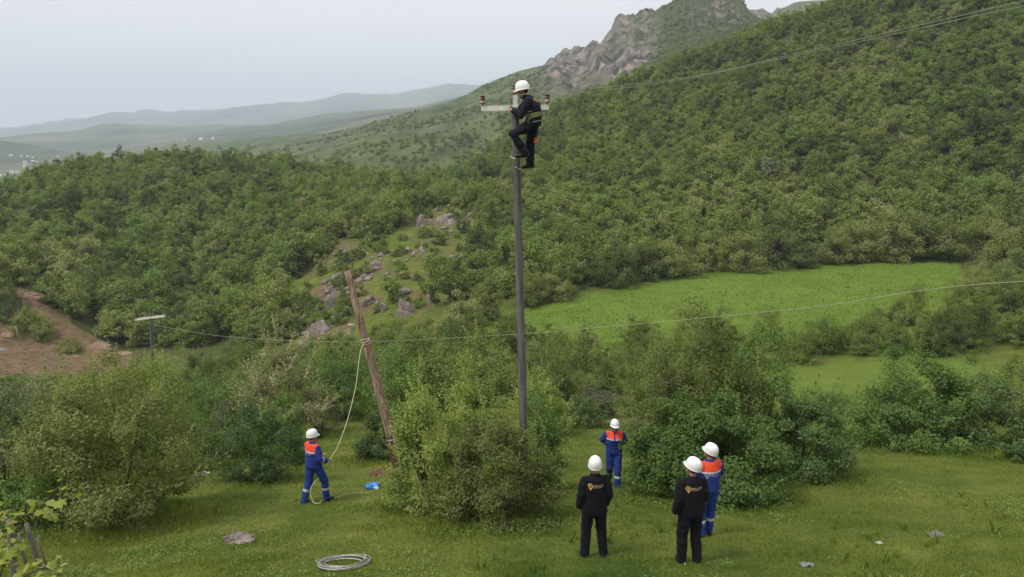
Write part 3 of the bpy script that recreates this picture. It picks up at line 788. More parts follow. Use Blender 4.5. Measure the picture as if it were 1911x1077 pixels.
def far_scrub():
    n = 34000
    Yr = rng.uniform(400, 960, n); s = rng.uniform(-0.75, 0.62, n)
    X = s * Yr; Zz = height(X, Yr); px, py = project(X, Yr, Zz)
    dens = sstep(-0.15, 0.35, fbm(X / 60., Yr / 60., 3, 61))
    dens = np.where((px > 1180) & (px < 1500), 1.0, dens * np.interp(px, [560, 760, 900], [0.10, 0.55, 0.8]))
    dens = dens * (1 - 0.92 * rock_weight(s, Yr))
    ok = (rng.random(n) < dens) & (py > -60)
    P3 = np.stack([X, Yr, Zz - .3], 1)[ok]; m = len(P3)
    sz = rng.uniform(0.22, 0.55, m)
    scatter_object('distant_scrub', 'dark scrub dotting the slopes below the rocky peaks', P3, np.stack([sz * 1.25, sz * 1.25, sz], 1), np.stack([np.zeros(m), np.zeros(m), rng.uniform(0, 6.28, m)], 1), rng.integers(0, len(first), m), [first[k] for k in sorted(first)])
far_scrub()

# ------------------------------------------------------------------ grass
def blade_mat():
    m, t, out = new_mat('grass_blade')
    g = grass_colour(t, pos(t))
    g = mixc(t, 1.0, g, ramp(t, attr(t, 'tint'), [(0.0, (1.0, 1.15, 0.9)), (0.6, (1.6, 1.75, 1.4)), (1.0, (2.3, 2.2, 2.0))]), 'MULTIPLY')
    d = N(t, 'ShaderNodeBsdfDiffuse'); tr = N(t, 'ShaderNodeBsdfTranslucent')
    t.links.new(g, d.inputs['Color']); t.links.new(g, tr.inputs['Color'])
    mm = N(t, 'ShaderNodeMixShader'); mm.inputs[0].default_value = 0.35
    t.links.new(d.outputs[0], mm.inputs[1]); t.links.new(tr.outputs[0], mm.inputs[2]); t.links.new(mm.outputs[0], out.inputs['Surface'])
    return m
M_BLADE = blade_mat()
SHRUBS_XY = [(o.location.x, o.location.y, NEAR[i][4]) for i, o in enumerate([o for o in COL.objects if o.type == 'EMPTY' and o.name.startswith(('shrub', 'flowering'))][:len(NEAR)])]
def blades(name, label, n, y0, y1, h0, h1, w, seed, keep=None):
    r = np.random.default_rng(seed)
    Y = y0 * (y1 / y0) ** r.random(n)                     # more where it shows larger
    X = r.uniform(-0.78, 0.78, n) * Y
    # clump
    X = X + 0.10 * r.normal(0, 1, n); 
    patch = fbm(X / 1.1, Y / 1.1, 3, 201); 
    k = r.random(n) < 0.75 + 0.5 * patch
    if keep is not None: k &= keep(X, Y)
    X = X[k]; Y = Y[k]; patch = patch[k]; n = len(X)
    Z = height(X, Y)
    big = np.clip(patch + 0.2, 0, 1)
    near_shrub = np.zeros(n)
    for sx, sy, sw in SHRUBS_XY:
        dd = np.hypot(X - sx, Y - sy); near_shrub = np.maximum(near_shrub, 1 - np.clip((dd - sw * 0.45) / 0.9, 0, 1))
    H = r.uniform(h0, h1, n) * (0.7 + 0.45 * big + 1.3 * near_shrub)
    a = r.uniform(0, 6.283, n); lean = r.uniform(0.1, 0.9, n) * H
    P0 = np.stack([X, Y, Z - 0.01], 1)
    side = np.stack([np.cos(a), np.sin(a), np.zeros(n)], 1) * (w * r.uniform(.7, 1.4, n))[:, None]
    b = a + r.uniform(0.5, 2.6, n)
    tip = P0 + np.stack([np.cos(b) * lean, np.sin(b) * lean, H], 1)
    V = np.stack([P0 - side, P0 + side, tip], 1).reshape(-1, 3)
    F = np.arange(len(V)).reshape(-1, 3)
    tint = np.clip(r.random(n) ** 1.5, 0, 1)
    o = mesh_np(name, V, F, M_BLADE, None, False, {'tint': ('FACE', tint)})
    return tag(o, label, None, None, 'stuff')
blades('grass', 'short green grass of the near meadow', 330000, 8.5, 24, 0.035, 0.085, 0.007, 1)
blades('grass', 'grass of the meadow farther down the slope', 120000, 22, 44, 0.05, 0.12, 0.013, 2)
blades('pasture_grass', 'grass of the bright pasture', 120000, 66, 125, 0.06, 0.30, 0.04, 3, keep=lambda X, Y: in_poly(*project(X, Y, height(X, Y)), P_MEADOW))

def tall_tufts():
    r = np.random.default_rng(31); n = 5200
    Y = 8.8 * (36 / 8.8) ** r.random(n); X = r.uniform(-.76, .76, n) * Y
    pw = 0.28 * sstep(0.15, 0.5, fbm(X / 2.6, Y / 2.6, 4, 231))
    for sx, sy, sw in SHRUBS_XY: pw = np.maximum(pw, 0.9 * (1 - np.clip((np.hypot(X - sx, Y - sy) - sw * .47) / .5, 0, 1)))
    k = r.random(n) < pw; X = X[k]; Y = Y[k]; m = 12; n = len(X)
    X = np.repeat(X, m) + r.normal(0, .035, m * n); Y = np.repeat(Y, m) + r.normal(0, .035, m * n); N_ = len(X)
    H = np.repeat(r.uniform(.09, .24, n), m) * r.uniform(.5, 1.1, N_); a = r.uniform(0, 6.283, N_); b = r.uniform(0, 6.283, N_); ln = H * r.uniform(.15, .8, N_)
    P0 = np.stack([X, Y, height(X, Y) - .01], 1); sd_ = np.stack([np.cos(a), np.sin(a), 0 * a], 1) * .0075
    mid = P0 + np.stack([np.cos(b) * ln * .3, np.sin(b) * ln * .3, H * .6], 1); tip = P0 + np.stack([np.cos(b) * ln, np.sin(b) * ln, H], 1)
    V = np.stack([P0 - sd_, P0 + sd_, mid + sd_ * .7, tip, mid - sd_ * .7], 1).reshape(-1, 3); F = np.arange(len(V)).reshape(-1, 5)
    tag(mesh_np('tall_grass', V, F, M_BLADE, None, False, {'tint': ('FACE', r.random(N_) ** 1.2)}), 'taller grass tufts in the meadow and around the bushes', None, None, 'stuff')
tall_tufts()
def clover():
    r = np.random.default_rng(5); n = 5000
    Y = 9 * (34 / 9.) ** r.random(n); X = r.uniform(-.75, .75, n) * Y
    k = r.random(n) < sstep(-0.05, 0.45, fbm(X / 2.2, Y / 2.2, 3, 211)); X = X[k]; Y = Y[k]; n = len(X)
    Z = height(X, Y) + r.uniform(0.05, 0.10, n); s = r.uniform(.005, .010, n)
    C = np.stack([X, Y, Z], 1)
    off = np.array([[1, 0, 0], [0, 1, 0], [-1, 0, 0], [0, -1, 0], [0, 0, 1.0]])
    V = (C[:, None, :] + off[None] * s[:, None, None]).reshape(-1, 3)
    F = np.concatenate([np.array([[0, 1, 4], [1, 2, 4], [2, 3, 4], [3, 0, 4]]) + 5 * i for i in range(n)])
    tag(mesh_np('clover_flowers', V, F, simple('clover_white', (.36, .37, .30), .8, .2), None, False), 'small white clover flowers scattered in the grass', None, None, 'stuff')
clover()
def weeds():
    r = np.random.default_rng(9); n = 14000
    Y = 9 * (30 / 9.) ** r.random(n); X = r.uniform(-.75, .75, n) * Y
    pw = sstep(0.05, 0.5, fbm(X / 1.6, Y / 1.6, 3, 221))
    for sx, sy, sw in SHRUBS_XY: pw = np.maximum(pw, 0.9 * (1 - np.clip((np.hypot(X - sx, Y - sy) - sw * .45) / .7, 0, 1)))
    k = r.random(n) < pw; X = X[k]; Y = Y[k]; n = len(X)
    X = np.repeat(X, 6) + r.normal(0, .05, 6 * n); Y = np.repeat(Y, 6) + r.normal(0, .05, 6 * n); m = len(X)
    C = np.stack([X, Y, height(X, Y) + r.uniform(.02, .12, m)], 1)
    V, F, T = leaves(r, C, np.tile(np.array([[0, 0, .4]]), (m, 1)), .045, r.random(m))
    tag(mesh_np('broadleaf_weeds', V, F, LEAF['green'], None, False, {'tint': ('FACE', T)}), 'broad-leaved weeds growing through the meadow grass', None, None, 'stuff')
weeds()

# ------------------------------------------------------------------ poles and wires
def wood_mat(name, a, b, c, streak=(14, 14, 0.7)):
    m, t, out = new_mat(name)
    o = N(t, 'ShaderNodeTexCoord').outputs['Object']
    n = noise(t, 2.0, 6, scaled(t, o, streak), 0.65); n2 = noise(t, 0.9, 3, o)
    col = ramp(t, n, [(0.28, a), (0.5, b), (0.74, c)])
    col = mixc(t, 0.5, col, ramp(t, n2, [(0.3, (0.6, 0.6, 0.62)), (0.7, (1.2, 1.15, 1.1))]), 'MULTIPLY')
    principled(t, out, col, 0.9, 0.15, n, 0.6, 0.02)
    return m
M_GREYWOOD = wood_mat('weathered_grey_wood', (0.070, 0.066, 0.068), (0.140, 0.132, 0.130), (0.240, 0.228, 0.220))
M_REDWOOD = wood_mat('stripped_red_wood', (0.105, 0.064, 0.050), (0.280, 0.188, 0.142), (0.52, 0.41, 0.33), (10, 10, 0.45))
M_TAR = wood_mat('tarred_wood', (0.05, 0.026, 0.020), (0.120, 0.062, 0.048), (0.22, 0.13, 0.10))
M_STEELW = simple('whitewashed_steel', (0.80, 0.78, 0.73), 0.6, 0.4, 0.2, 9)
M_STEELD = simple('weathered_steel', (0.17, 0.16, 0.15), 0.55, 0.4, 0.3, 12, 0.6)
M_CERAM = simple('brown_porcelain', (0.085, 0.035, 0.022), 0.18, 0.6, 0.2, 5)
M_CERAML = simple('pale_brown_porcelain', (0.20, 0.11, 0.085), 0.3, 0.5, 0.2, 5)
M_WIRE = simple('aluminium_wire', (0.24, 0.27, 0.20), 0.6, 0.3, 0.1, 2)
M_WIRE2 = simple('old_wire', (0.36, 0.38, 0.27), 0.6, 0.3, 0.1, 2)

def insulator(parent, c, s=1.0):
    """pin insulator: steel pin, pale skirt, dark grooved head"""
    c = Vector(c)
    b = MB(); b.tube([c, c + Vector((0, 0, .07 * s))], .012 * s, 8); ins = b.build('insulator', M_STEELD, parent)
    b = MB(); b.lathe([(.062 * s, .035 * s), (.070 * s, .04 * s), (.062 * s, .055 * s), (.045 * s, .10 * s), (.030 * s, .115 * s)], c, 18); b.build('skirt', M_CERAML, ins)
    b = MB(); b.lathe([(.030 * s, .112 * s), (.056 * s, .122 * s), (.060 * s, .130 * s), (.034 * s, .142 * s), (.032 * s, .158 * s), (.050 * s, .168 * s), (.052 * s, .180 * s), (.040 * s, .192 * s), (.0 * s, .196 * s)], c, 18); b.build('head', M_CERAM, ins)
    return ins

def utility_pole(label, base, top, r0, r1, arm_half, arm_dir, arm_drop, wood, ins_scale=1.0, ins=True, sub=None):
    o = thing('utility_pole', label, 'utility pole', base)
    base = Vector(base); top = Vector(top) - base; d = top.normalized()
    b = MB(); n = 16; rr = random.Random(3)
    pts = [d * (-0.25) + (top - d * -0.25) * 0 + d * ((top.length + .25) * i / n) for i in range(n + 1)]
    pts = [d * (-0.25 + (top.length + 0.25) * i / n) + Vector((rr.uniform(-1, 1), rr.uniform(-1, 1), 0)) * 0.006 for i in range(n + 1)]
    b.tube(pts, [r0 + (r1 - r0) * i / n + rr.uniform(-.003, .003) for i in range(n + 1)], 14)
    b.build('pole_shaft', wood, o)
    ad = Vector(arm_dir).normalized(); c = top - d * arm_drop; fw = Vector((0, -1, 0)); fw = (fw - ad * fw.dot(ad)).normalized(); up = ad.cross(fw); up = up if up.z > 0 else -up
    M = Matrix((ad, fw, up)).transposed()
    ac = c + fw * (r1 + .022)
    b = MB(); b.box(ac, (arm_half * 2, .008, .085), M); b.box(ac - fw * .022 + up * .0460, (arm_half * 2, .052, .007), M); b.box(ac - fw * .0225 - up * .0460, (arm_half * 2, .050, .007), M)
    arm = b.build('crossarm', M_STEELW, o, False)
    b = MB(); b.tube([ac + fw * .012 - up * .0, ac - fw * .012], .014, 8)
    for sx in (-.06, .06): b.tube([ac + ad * sx + fw * .012, ac + ad * sx - fw * (.05 + r1)], .008, 6)
    b.build('bolt', M_STEELD, arm)
    # steel band that carries the arm and the top pin bracket
    b = MB(); b.tube([c - d * .03, c + d * .03], r1 + .006, 14, False); b.build('clamp_band', M_STEELD, o)
    tops = []
    if ins:
        for sx in (-1, 1):
            q = ac - fw * .02 + ad * (sx * (arm_half - .03)) + up * .0495
            insulator(o, q, ins_scale); tops.append(base + q + Vector((0, 0, .15 * ins_scale)))
        insulator(o, top + Vector((0, 0, .0)), ins_scale); tops.append(base + top + Vector((0, 0, .15 * ins_scale)))
    return o, tops

BASE = place(981, 15.5); TOPP = at(960.5, 178, 15.5)
pole, ptops = utility_pole('tall weathered grey pole with white crossarm that the man is climbing', BASE, TOPP, .092, .066, .645, (1, 0, .02), .235, M_GREYWOOD, 1.0)
# whitewashed flat bracket beside the pole head
_d = (TOPP - BASE).normalized()
b = MB(); c = TOPP - BASE - _d * .10
b.box(c + Vector((.012, -.075, -.05)), (.085, .012, .30)); b.build('head_plate', M_STEELW, pole, False)
b = MB(); b.tube([c + Vector((-.075, -.02, -.16)), c + Vector((-.07, -.02, .12))], .008, 6); b.build('earth_rod', M_STEELD, pole)

def strand(name, label, pts, r, mat, cat='wire', seg=6, group=None, n=60):
    """smooth curve through world points"""
    P = [Vector(p) for p in pts]; out = []
    k = max(4, n // (len(P) - 1))
    for i in range(len(P) - 1):
        p0 = P[max(i - 1, 0)]; p1 = P[i]; p2 = P[i + 1]; p3 = P[min(i + 2, len(P) - 1)]
        for j in range(k):
            t = j / k
            out.append(0.5 * ((2 * p1) + (p2 - p0) * t + (2 * p0 - 5 * p1 + 4 * p2 - p3) * t * t + (3 * p1 - p0 - 3 * p2 + p3) * t ** 3))
    out.append(P[-1])
    b = MB(); b.tube(out, r, seg); o = b.build(name, mat)
    return tag(o, label, cat, group), out
def sagging(a, b_, sag, n=24):
    a = Vector(a); b_ = Vector(b_)
    return [a.lerp(b_, i / n) - Vector((0, 0, sag * 4 * (i / n) * (1 - i / n))) for i in range(n + 1)]

# line pole beyond the right picture edge that takes the wires of the tall pole
W1 = [at(1240, 151, 13.4), at(1500, 97, 11.43), at(1700, 51, 10.3), at(1911, 2, 9.3), at(2300, -85, 7.9)]
W2 = [at(1240, 154, 13.45), at(1500, 101, 11.5), at(1700, 57, 10.4), at(1911, 12, 9.4), at(2300, -70, 8.05)]
e1 = Vector((W1[-1].x + .25, W1[-1].y, 0)); e1.z = gz(e1.x, e1.y)
up_pole, utops = utility_pole('grey utility pole beyond the right picture edge that carries the upper wires', e1, e1 + Vector((.02, 0, W1[-1].z - e1.z - .1)), .10, .075, .645, (.62, .78, 0), .3, M_GREYWOOD)
strand('power_wire', 'upper of two bare wires running from the tall pole up to the right', [ptops[0]] + W1[:-1] + [utops[2]], .0042, M_WIRE, n=48, group='wires of the tall pole')
strand('power_wire', 'lower of two bare wires running from the tall pole up to the right', [ptops[1]] + W2[:-1] + [utops[0]], .0042, M_WIRE, n=48, group='wires of the tall pole')

# second pole down the slope at left
lb = place(292, 36.0); lt = at(281, 588, 36.0)
lpole, ltops = utility_pole('distant dark utility pole with white crossarm down the slope at left', lb, lt, .075, .058, .70, (1, .1, .115), .12, M_GREYWOOD, 1.0)
e2 = Vector((15.5, 9.2, 0)); e2.z = gz(e2.x, e2.y)
r_pole, rtops = utility_pole('grey utility pole standing beyond the right picture edge', e2, e2 + Vector((0, 0, 5.4)), .10, .075, .6, (.5, .86, 0), .3, M_GREYWOOD)
w_pts = [lt - Vector((-.12, .1, .45)), at(420, 628, 32.8), at(650, 638, 27.6), at(975, 623, 20.9), at(1130, 610, 18.9), at(1500, 575, 15.8), at(1911, 525, 13.4)]
w_pts.append(rtops[0])
strand('power_wire', 'long sagging wire crossing the picture at mid height above the bushes', w_pts, .0060, M_WIRE2, n=90)
strand('power_wire', 'short upper wire leaving the distant left pole to the right', [ltops[1], at(345, 587, 40), at(420, 592, 52), at(520, 618, 78)], .010, M_STEELD, n=30)

# leaning new pole held by the rope
pb = place(747, 21.4); pt = at(648, 506, 21.9)
lean = thing('wooden_pole', 'bare reddish wooden pole leaning left, with a rope tied to it', 'wooden pole', pb)
dv = (pt - pb); L = dv.length; dn = dv.normalized(); rr = random.Random(11)
def pole_pt(f): return dn * (L * f)
b = MB(); n = 20
b.tube([pole_pt(.16 + .84 * i / n) + Vector((rr.uniform(-1, 1), rr.uniform(-1, 1), 0)) * .008 for i in range(n + 1)], [.140 - .048 * i / n + rr.uniform(-.006, .006) for i in range(n + 1)], 14)
b.build('pole_shaft', M_REDWOOD, lean)
b = MB(); b.tube([pole_pt(-.06), pole_pt(.05), pole_pt(.12), pole_pt(.165)], [.195, .185, .172, .164], 14); b.build('pole_butt', M_TAR, lean)
b = MB(); b.tube([pole_pt(.155), pole_pt(.172)], .172, 14, True); b.build('iron_band', M_STEELD, lean)
# split running up the shaft: a proud splinter
side = Vector((-.35, -.9, 0)).normalized()
b = MB(); b.tube([pole_pt(.2) + side * .138, pole_pt(.4) + side * .128 + Vector((.03, 0, 0)), pole_pt(.6) + side * .118, pole_pt(.66) + side * .108], [.012, .016, .012, .004], 6); b.build('splinter', simple('pale_split_wood', (.42, .30, .22), .9, .1, .25, 20), lean)

M_ROPE = simple('pale_green_rope', (0.42, 0.44, 0.22), 0.85, 0.1, 0.2, 30)
tie = pb + pole_pt(.655)
def person_hand_pos(): return HAND

# ------------------------------------------------------------------ people
def cloth(name, col, var=0.18, rough=0.85):
    m, t, out = new_mat(name)
    o = N(t, 'ShaderNodeTexCoord').outputs['Object']
    n = noise(t, 7.0, 5, o); f = noise(t, 160, 2, o)
    c = ramp(t, n, [(0.25, tuple(x * (1 - var) for x in col)), (0.75, tuple(min(1, x * (1 + var)) for x in col))])
    p = principled(t, out, c, rough, 0.2, f, 0.25, 0.004)
    p.inputs['Sheen Weight'].default_value = 0.03
    return m
M_BLACK = cloth('black_cloth', (0.0065, 0.0065, 0.010)); M_BLUE = cloth('blue_cloth', (0.018, 0.044, 0.230)); M_NAVY = cloth('navy_cloth', (0.009, 0.010, 0.019))
M_ORANGE = cloth('orange_cloth', (0.78, 0.085, 0.035), 0.1); M_BAND = cloth('reflective_band', (0.50, 0.50, 0.54), 0.1, 0.45)
M_SKIN = simple('skin', (0.36, 0.19, 0.13), 0.55, 0.35, 0.12, 20); M_HAIR = simple('dark_hair', (0.015, 0.012, 0.010), 0.7, 0.3)
M_EYE = simple('eye', (0.03, 0.02, 0.018), 0.2, 0.5); M_LIP = simple('lips', (0.27, 0.10, 0.08), 0.5, 0.3)
M_BOOT = simple('black_boot', (0.014, 0.013, 0.013), 0.6, 0.3); M_HELMET = simple('white_helmet_plastic', (0.80, 0.80, 0.80), 0.32, 0.5, 0.03, 4)
M_STRAP = simple('dark_strap', (0.02, 0.02, 0.022), 0.7, 0.2); M_WEB = simple('yellow_green_webbing', (0.19, 0.20, 0.10), 0.8, 0.2, 0.3, 20)
M_LOGO = simple('gold_print', (0.50, 0.30, 0.09), 0.7, 0.2, 0.15, 30); M_LOGO2 = simple('pale_print', (0.48, 0.40, 0.33), 0.7, 0.2, 0.1, 30); M_LOGO3 = simple('white_print', (0.42, 0.42, 0.55), 0.7, 0.2, 0.1, 30)

def remesh(mb, voxel, smooth_it=5):
    me = bpy.data.meshes.new('tmp'); me.from_pydata(mb.v, [], mb.f); o = bpy.data.objects.new('tmp', me); COL.objects.link(o)
    m = o.modifiers.new('r', 'REMESH'); m.mode = 'VOXEL'; m.voxel_size = voxel; m.use_smooth_shade = True
    m = o.modifiers.new('s', 'SMOOTH'); m.factor = 0.5; m.iterations = smooth_it
    dg = bpy.context.evaluated_depsgraph_get(); dg.update()
    out = bpy.data.meshes.new_from_object(o.evaluated_get(dg))
    bpy.data.objects.remove(o); bpy.data.meshes.remove(me)
    return out
def get_co(me):
    v = np.empty(len(me.vertices) * 3, np.float32); me.vertices.foreach_get('co', v); return v.reshape(-1, 3)
def wrinkle(me, amp, seed):
    v = get_co(me); nn = np.empty(len(me.vertices) * 3, np.float32); me.vertices.foreach_get('normal', nn); nn = nn.reshape(-1, 3)
    a = fbm(v[:, 0] * 7 + v[:, 1] * 5 + v[:, 2] * 4, v[:, 2] * 13 + v[:, 1] * 4, 3, seed) + 0.6 * (ridged(v[:, 2] * 16 + v[:, 0] * 8, v[:, 0] * 10 + v[:, 1] * 10, 2, seed + 3) - 0.6)
    v = v + nn * (a * amp)[:, None]; me.vertices.foreach_set('co', v.ravel().astype(np.float32)); me.update()
def seg_t(P, a, b):
    a = np.array(a); b = np.array(b); ab = b - a
    t = np.clip(((P - a) @ ab) / (ab @ ab), -0.3, 1.3); tc_ = np.clip(t, 0, 1)
    return t, np.linalg.norm(P - (a + tc_[:, None] * ab), axis=1)
def set_mats(me, mats, idx):
    for m in mats: me.materials.append(m)
    me.polygons.foreach_set('material_index', idx.astype(np.int32)); me.polygons.foreach_set('use_smooth', np.ones(len(me.polygons), bool)); me.update()
def centres(me):
    c = np.empty(len(me.polygons) * 3, np.float32); me.polygons.foreach_get('center', c); return c.reshape(-1, 3)

BASEJ = dict(pel=(0, 0, .97), waist=(0, 0, 1.10), chest=(0, .01, 1.30), sh=(0, -.005, 1.44), neck=(0, 0, 1.50), head=(0, .015, 1.63),
  hl=(-.095, 0, .94), hr=(.095, 0, .94), kl=(-.115, .02, .51), kr=(.115, .02, .51), al=(-.13, -.02, .09), ar=(.13, -.02, .09),
  sl=(-.178, -.005, 1.395), sr=(.178, -.005, 1.395), el=(-.245, -.03, 1.16), er=(.245, -.03, 1.16), wl=(-.255, .03, .92), wr=(.255, .03, .92))
def person(label, loc, rz, J=None, outfit='black', head_yaw=0, head_pitch=0, toe_l=(-.15, 1, 0), toe_r=(.15, 1, 0), hem=.0, logo=None, seed=1, grip=None, gear=None, chest_fwd=(0, 1, 0), scale=1.0):
    j = {k: Vector(v) for k, v in BASEJ.items()}
    for k, v in (J or {}).items(): j[k] = Vector(v)
    o = thing('person', label, 'person', loc, rz); o.scale = (scale,) * 3
    latS = (j['sr'] - j['sl']).normalized(); latH = (j['hr'] - j['hl']).normalized()
    HM = Matrix.Rotation(R(head_yaw), 3, 'Z') @ Matrix.Rotation(R(head_pitch), 3, 'X')
    hd = j['head']
    # --- body: one continuous skin surface
    b = MB()
    b.tube([j['pel'] - (j['waist'] - j['pel']) * .4, j['pel'], j['waist'], j['chest'], j['sh'], j['neck']], [(.10, .08), (.145, .10), (.13, .095), (.155, .105), (.13, .08), (.055, .055)], 16, True, [latH, latH, latS, latS, latS, latS])
    b.tube([j['sh'], j['neck'], hd - Vector((0, 0, .03))], [.055, .054, .056], 12)
    b.ball(hd + HM @ Vector((0, 0, .02)), (.074, .094, .105), 18, 12, HM)
    b.ball(hd + HM @ Vector((0, .035, -.06)), (.055, .058, .062), 14, 10, HM)      # jaw
    b.ball(hd + HM @ Vector((0, .096, -.018)), (.013, .020, .024), 10, 8, HM)        # nose
    b.ball(hd + HM @ Vector((0, .082, .028)), (.05, .016, .012), 10, 8, HM)          # brow
    for sx in (-1, 1):
        b.ball(hd + HM @ Vector((sx * .077, -.005, -.005)), (.011, .02, .032), 10, 8, HM)
    for s in 'lr':
        b.tube([j['s' + s], j['e' + s], j['w' + s]], [.052, .042, .030], 12)
        b.ball(j['s' + s], .050); b.ball(j['e' + s], .043)
        b.tube([j['h' + s], j['k' + s], j['a' + s]], [.085, .056, .040], 12); b.ball(j['k' + s], .057); b.ball(j['h' + s], .09)
        # hand
        d = (j['w' + s] - j['e' + s]).normalized()
        if grip and s in grip: d = (Vector(grip[s]) - j['w' + s]).normalized()
        th = Vector((0, 1, 0)) - d * d.y
        if th.length < .3: th = Vector((0, 0, 1)) - d * d.z
        th.normalize(); nrm = d.cross(th)
        if s == 'l': nrm = -nrm
        w = j['w' + s]
        b.tube([w, w + d * .04, w + d * .085], [(.026, .020), (.040, .016), (.038, .014)], 12, True, th)
        for q, (off, ln) in enumerate([(.028, .072), (.010, .080), (-.010, .074), (-.028, .058)]):
            k0 = w + d * .078 + th * off; cu = .8 if grip and s in grip else .35
            k1 = k0 + (d - nrm * cu * .4).normalized() * ln * .45; k2 = k1 + (d - nrm * cu * 1.3).normalized() * ln * .32; k3 = k2 + (d * .6 - nrm * cu * 2.2).normalized() * ln * .28
            b.tube([k0, k1, k2, k3], [.0095, .009, .0085, .007], 8)
        t0 = w + d * .03 + th * .03; t1 = t0 + (d * .6 + th * .7 - nrm * .2).normalized() * .035; t2 = t1 + (d + th * .15 - nrm * .35).normalized() * .032
        b.tube([t0, t1, t2], [.013, .011, .009], 8)
    me = remesh(b, .0105, 3); me.name = 'body'
    c = centres(me); idx = np.zeros(len(c), int)
    for sx in (-1, 1):
        e = np.array(hd + HM @ Vector((sx * .032, .085, .008))); idx[np.linalg.norm(c - e, axis=1) < .012] = 1
    e = np.array(hd + HM @ Vector((0, .092, -.06))); dd = c - e; hx = np.array(HM @ Vector((1, 0, 0))); hz = np.array(HM @ Vector((0, 0, 1)))
    idx[(np.abs(dd @ hx) < .024) & (np.abs(dd @ hz) < .008) & (np.linalg.norm(dd, axis=1) < .04)] = 2
    set_mats(me, [M_SKIN, M_EYE, M_LIP], idx); mobj('body', me, o)
    # --- hair
    b = MB(); HH = HM @ Vector((0, -.014, .03))
    V = []; 
    b.ball(hd + HM @ Vector((0, -.018, .026)), (.081, .088, .098), 18, 12, HM)
    hm = b.mesh('hair', M_HAIR)
    bm = bmesh.new(); bm.from_mesh(hm); fz = HM @ Vector((0, 1, 0)); uz = HM @ Vector((0, 0, 1))
    bmesh.ops.delete(bm, geom=[f for f in bm.faces if (f.calc_center_median() - hd).dot(fz) > .045 and (f.calc_center_median() - hd).dot(uz) < .06 or (f.calc_center_median() - hd).dot(uz) < -.045], context='FACES')
    bm.to_mesh(hm); bm.free(); mobj('hair', hm, o)
    # --- trousers
    low = M_BLACK if outfit == 'black' else M_NAVY if outfit == 'navy' else M_BLUE
    b = MB()
    b.tube([j['pel'] * .55 + (j['hl'] + j['hr']) * .225 - Vector((0, 0, .10)) * .3, j['pel'], j['waist']], [(.165, .125), (.178, .132), (.158, .118)], 18, True, latH)
    for s in 'lr':
        an = j['a' + s]; kn = j['k' + s]; hp = j['h' + s]
        dn_ = (an - kn).normalized()
        b.tube([hp + Vector((0, 0, .02)), hp.lerp(kn, .5), kn, kn.lerp(an, .5), an - dn_ * .01, an + dn_ * .035], [.115, .106, .092, .086, .080, .084], 16)
        b.ball(hp, .105); b.ball(kn, .080)
    me = remesh(b, .014, 4); me.name = 'trousers'; wrinkle(me, .011, seed * 13)
    c = centres(me); idx = np.zeros(len(c), int)
    if outfit == 'blue':
        for s in 'lr':
            t, dd = seg_t(c, j['k' + s], j['a' + s]); idx[(t > .38) & (t < .52) & (dd < .14)] = 1
    set_mats(me, [low, M_BAND], idx); mobj('trousers', me, o)
    # --- jacket
    b = MB(); pv = j['pel']; up = (j['waist'] - j['pel']).normalized()
    b.tube([pv - up * (.05 + hem), pv, j['waist'], j['chest'], j['sh'], j['neck'] - Vector((0, 0, .015))], [(.222, .165), (.216, .160), (.205, .152), (.212, .158), (.150, .112), (.070, .070)], 20, True, [latH, latH, latS, latS, latS, latS])
    b.tube([j['neck'] - Vector((0, 0, .05)), j['neck'] + Vector((0, -.004, .025))], [.080, .070], 14)   # collar
    for s in 'lr':
        dn_ = (j['w' + s] - j['e' + s]).normalized()
        b.tube([j['s' + s], j['s' + s].lerp(j['e' + s], .5), j['e' + s], j['e' + s].lerp(j['w' + s], .5), j['w' + s] + dn_ * .005], [.082, .084, .076, .070, .062], 14)
        b.tube([j['neck'] - Vector((0, 0, .03)), j['s' + s]], [.05, .070], 12)
        b.ball(j['s' + s], .084); b.ball(j['e' + s], .074)
    me = remesh(b, .013, 4); me.name = 'jacket'; wrinkle(me, .012, seed * 17)
    c = centres(me); idx = np.zeros(len(c), int)
    top = low
    if outfit == 'blue':
        up_ = np.array((j['neck'] - j['chest']).normalized()); hgt = (c - np.array(j['chest'])) @ up_; lat = np.abs((c - np.array(j['chest'])) @ np.array(latS))
        torso = lat < .205
        idx[(hgt > .025) & torso] = 1
        idx[(hgt > -.005) & (hgt <= .025) & torso] = 2
        idx[hgt > .19] = 0
        fwd_ = np.cross(up_, np.array(latS)); fr_ = (c - np.array(j['chest'])) @ fwd_; fr_ = fr_ * (1 if fwd_[1] > 0 else -1)
        idx[(lat < .022) & (fr_ > .03)] = 0
        for s in 'lr':
            t, dd = seg_t(c, j['e' + s], j['w' + s]); t2, dd2 = seg_t(c, j['s' + s], j['e' + s])
            arm = (dd < .085) & (lat > .1)
            idx[arm & (t > .18) & (t < .40)] = 2
    set_mats(me, [top, M_ORANGE, M_BAND], idx); jac = mobj('jacket', me, o)
    # --- boots
    for s, td in (('l', toe_l), ('r', toe_r)):
        td = Vector(td).normalized(); an = j['a' + s]; lat = td.cross(Vector((0, 0, 1))).normalized(); u = lat.cross(td)
        if u.z < 0: u = -u
        b = MB(); f0 = an - u * .055
        b.tube([f0 - td * .085, f0 - td * .07, f0 + td * .02, f0 + td * .10, f0 + td * .16, f0 + td * .185], [(.030, .030), (.044, .042), (.047, .040), (.050, .033), (.040, .026), (.018, .014)], 14, True, lat)
        b.tube([an - u * .05 - td * .02, an + u * .05 - td * .02], [.055, .052], 12)
        me = remesh(b, .009, 3); v = get_co(me); hgt = (v - np.array(f0)) @ np.array(u); v = v + np.array(u)[None] * np.maximum(0, -.030 - hgt)[:, None]
        me.vertices.foreach_set('co', v.ravel().astype(np.float32)); me.update(); me.name = 'boot'; me.materials.append(M_BOOT)
        bt = mobj('boot', me, o)
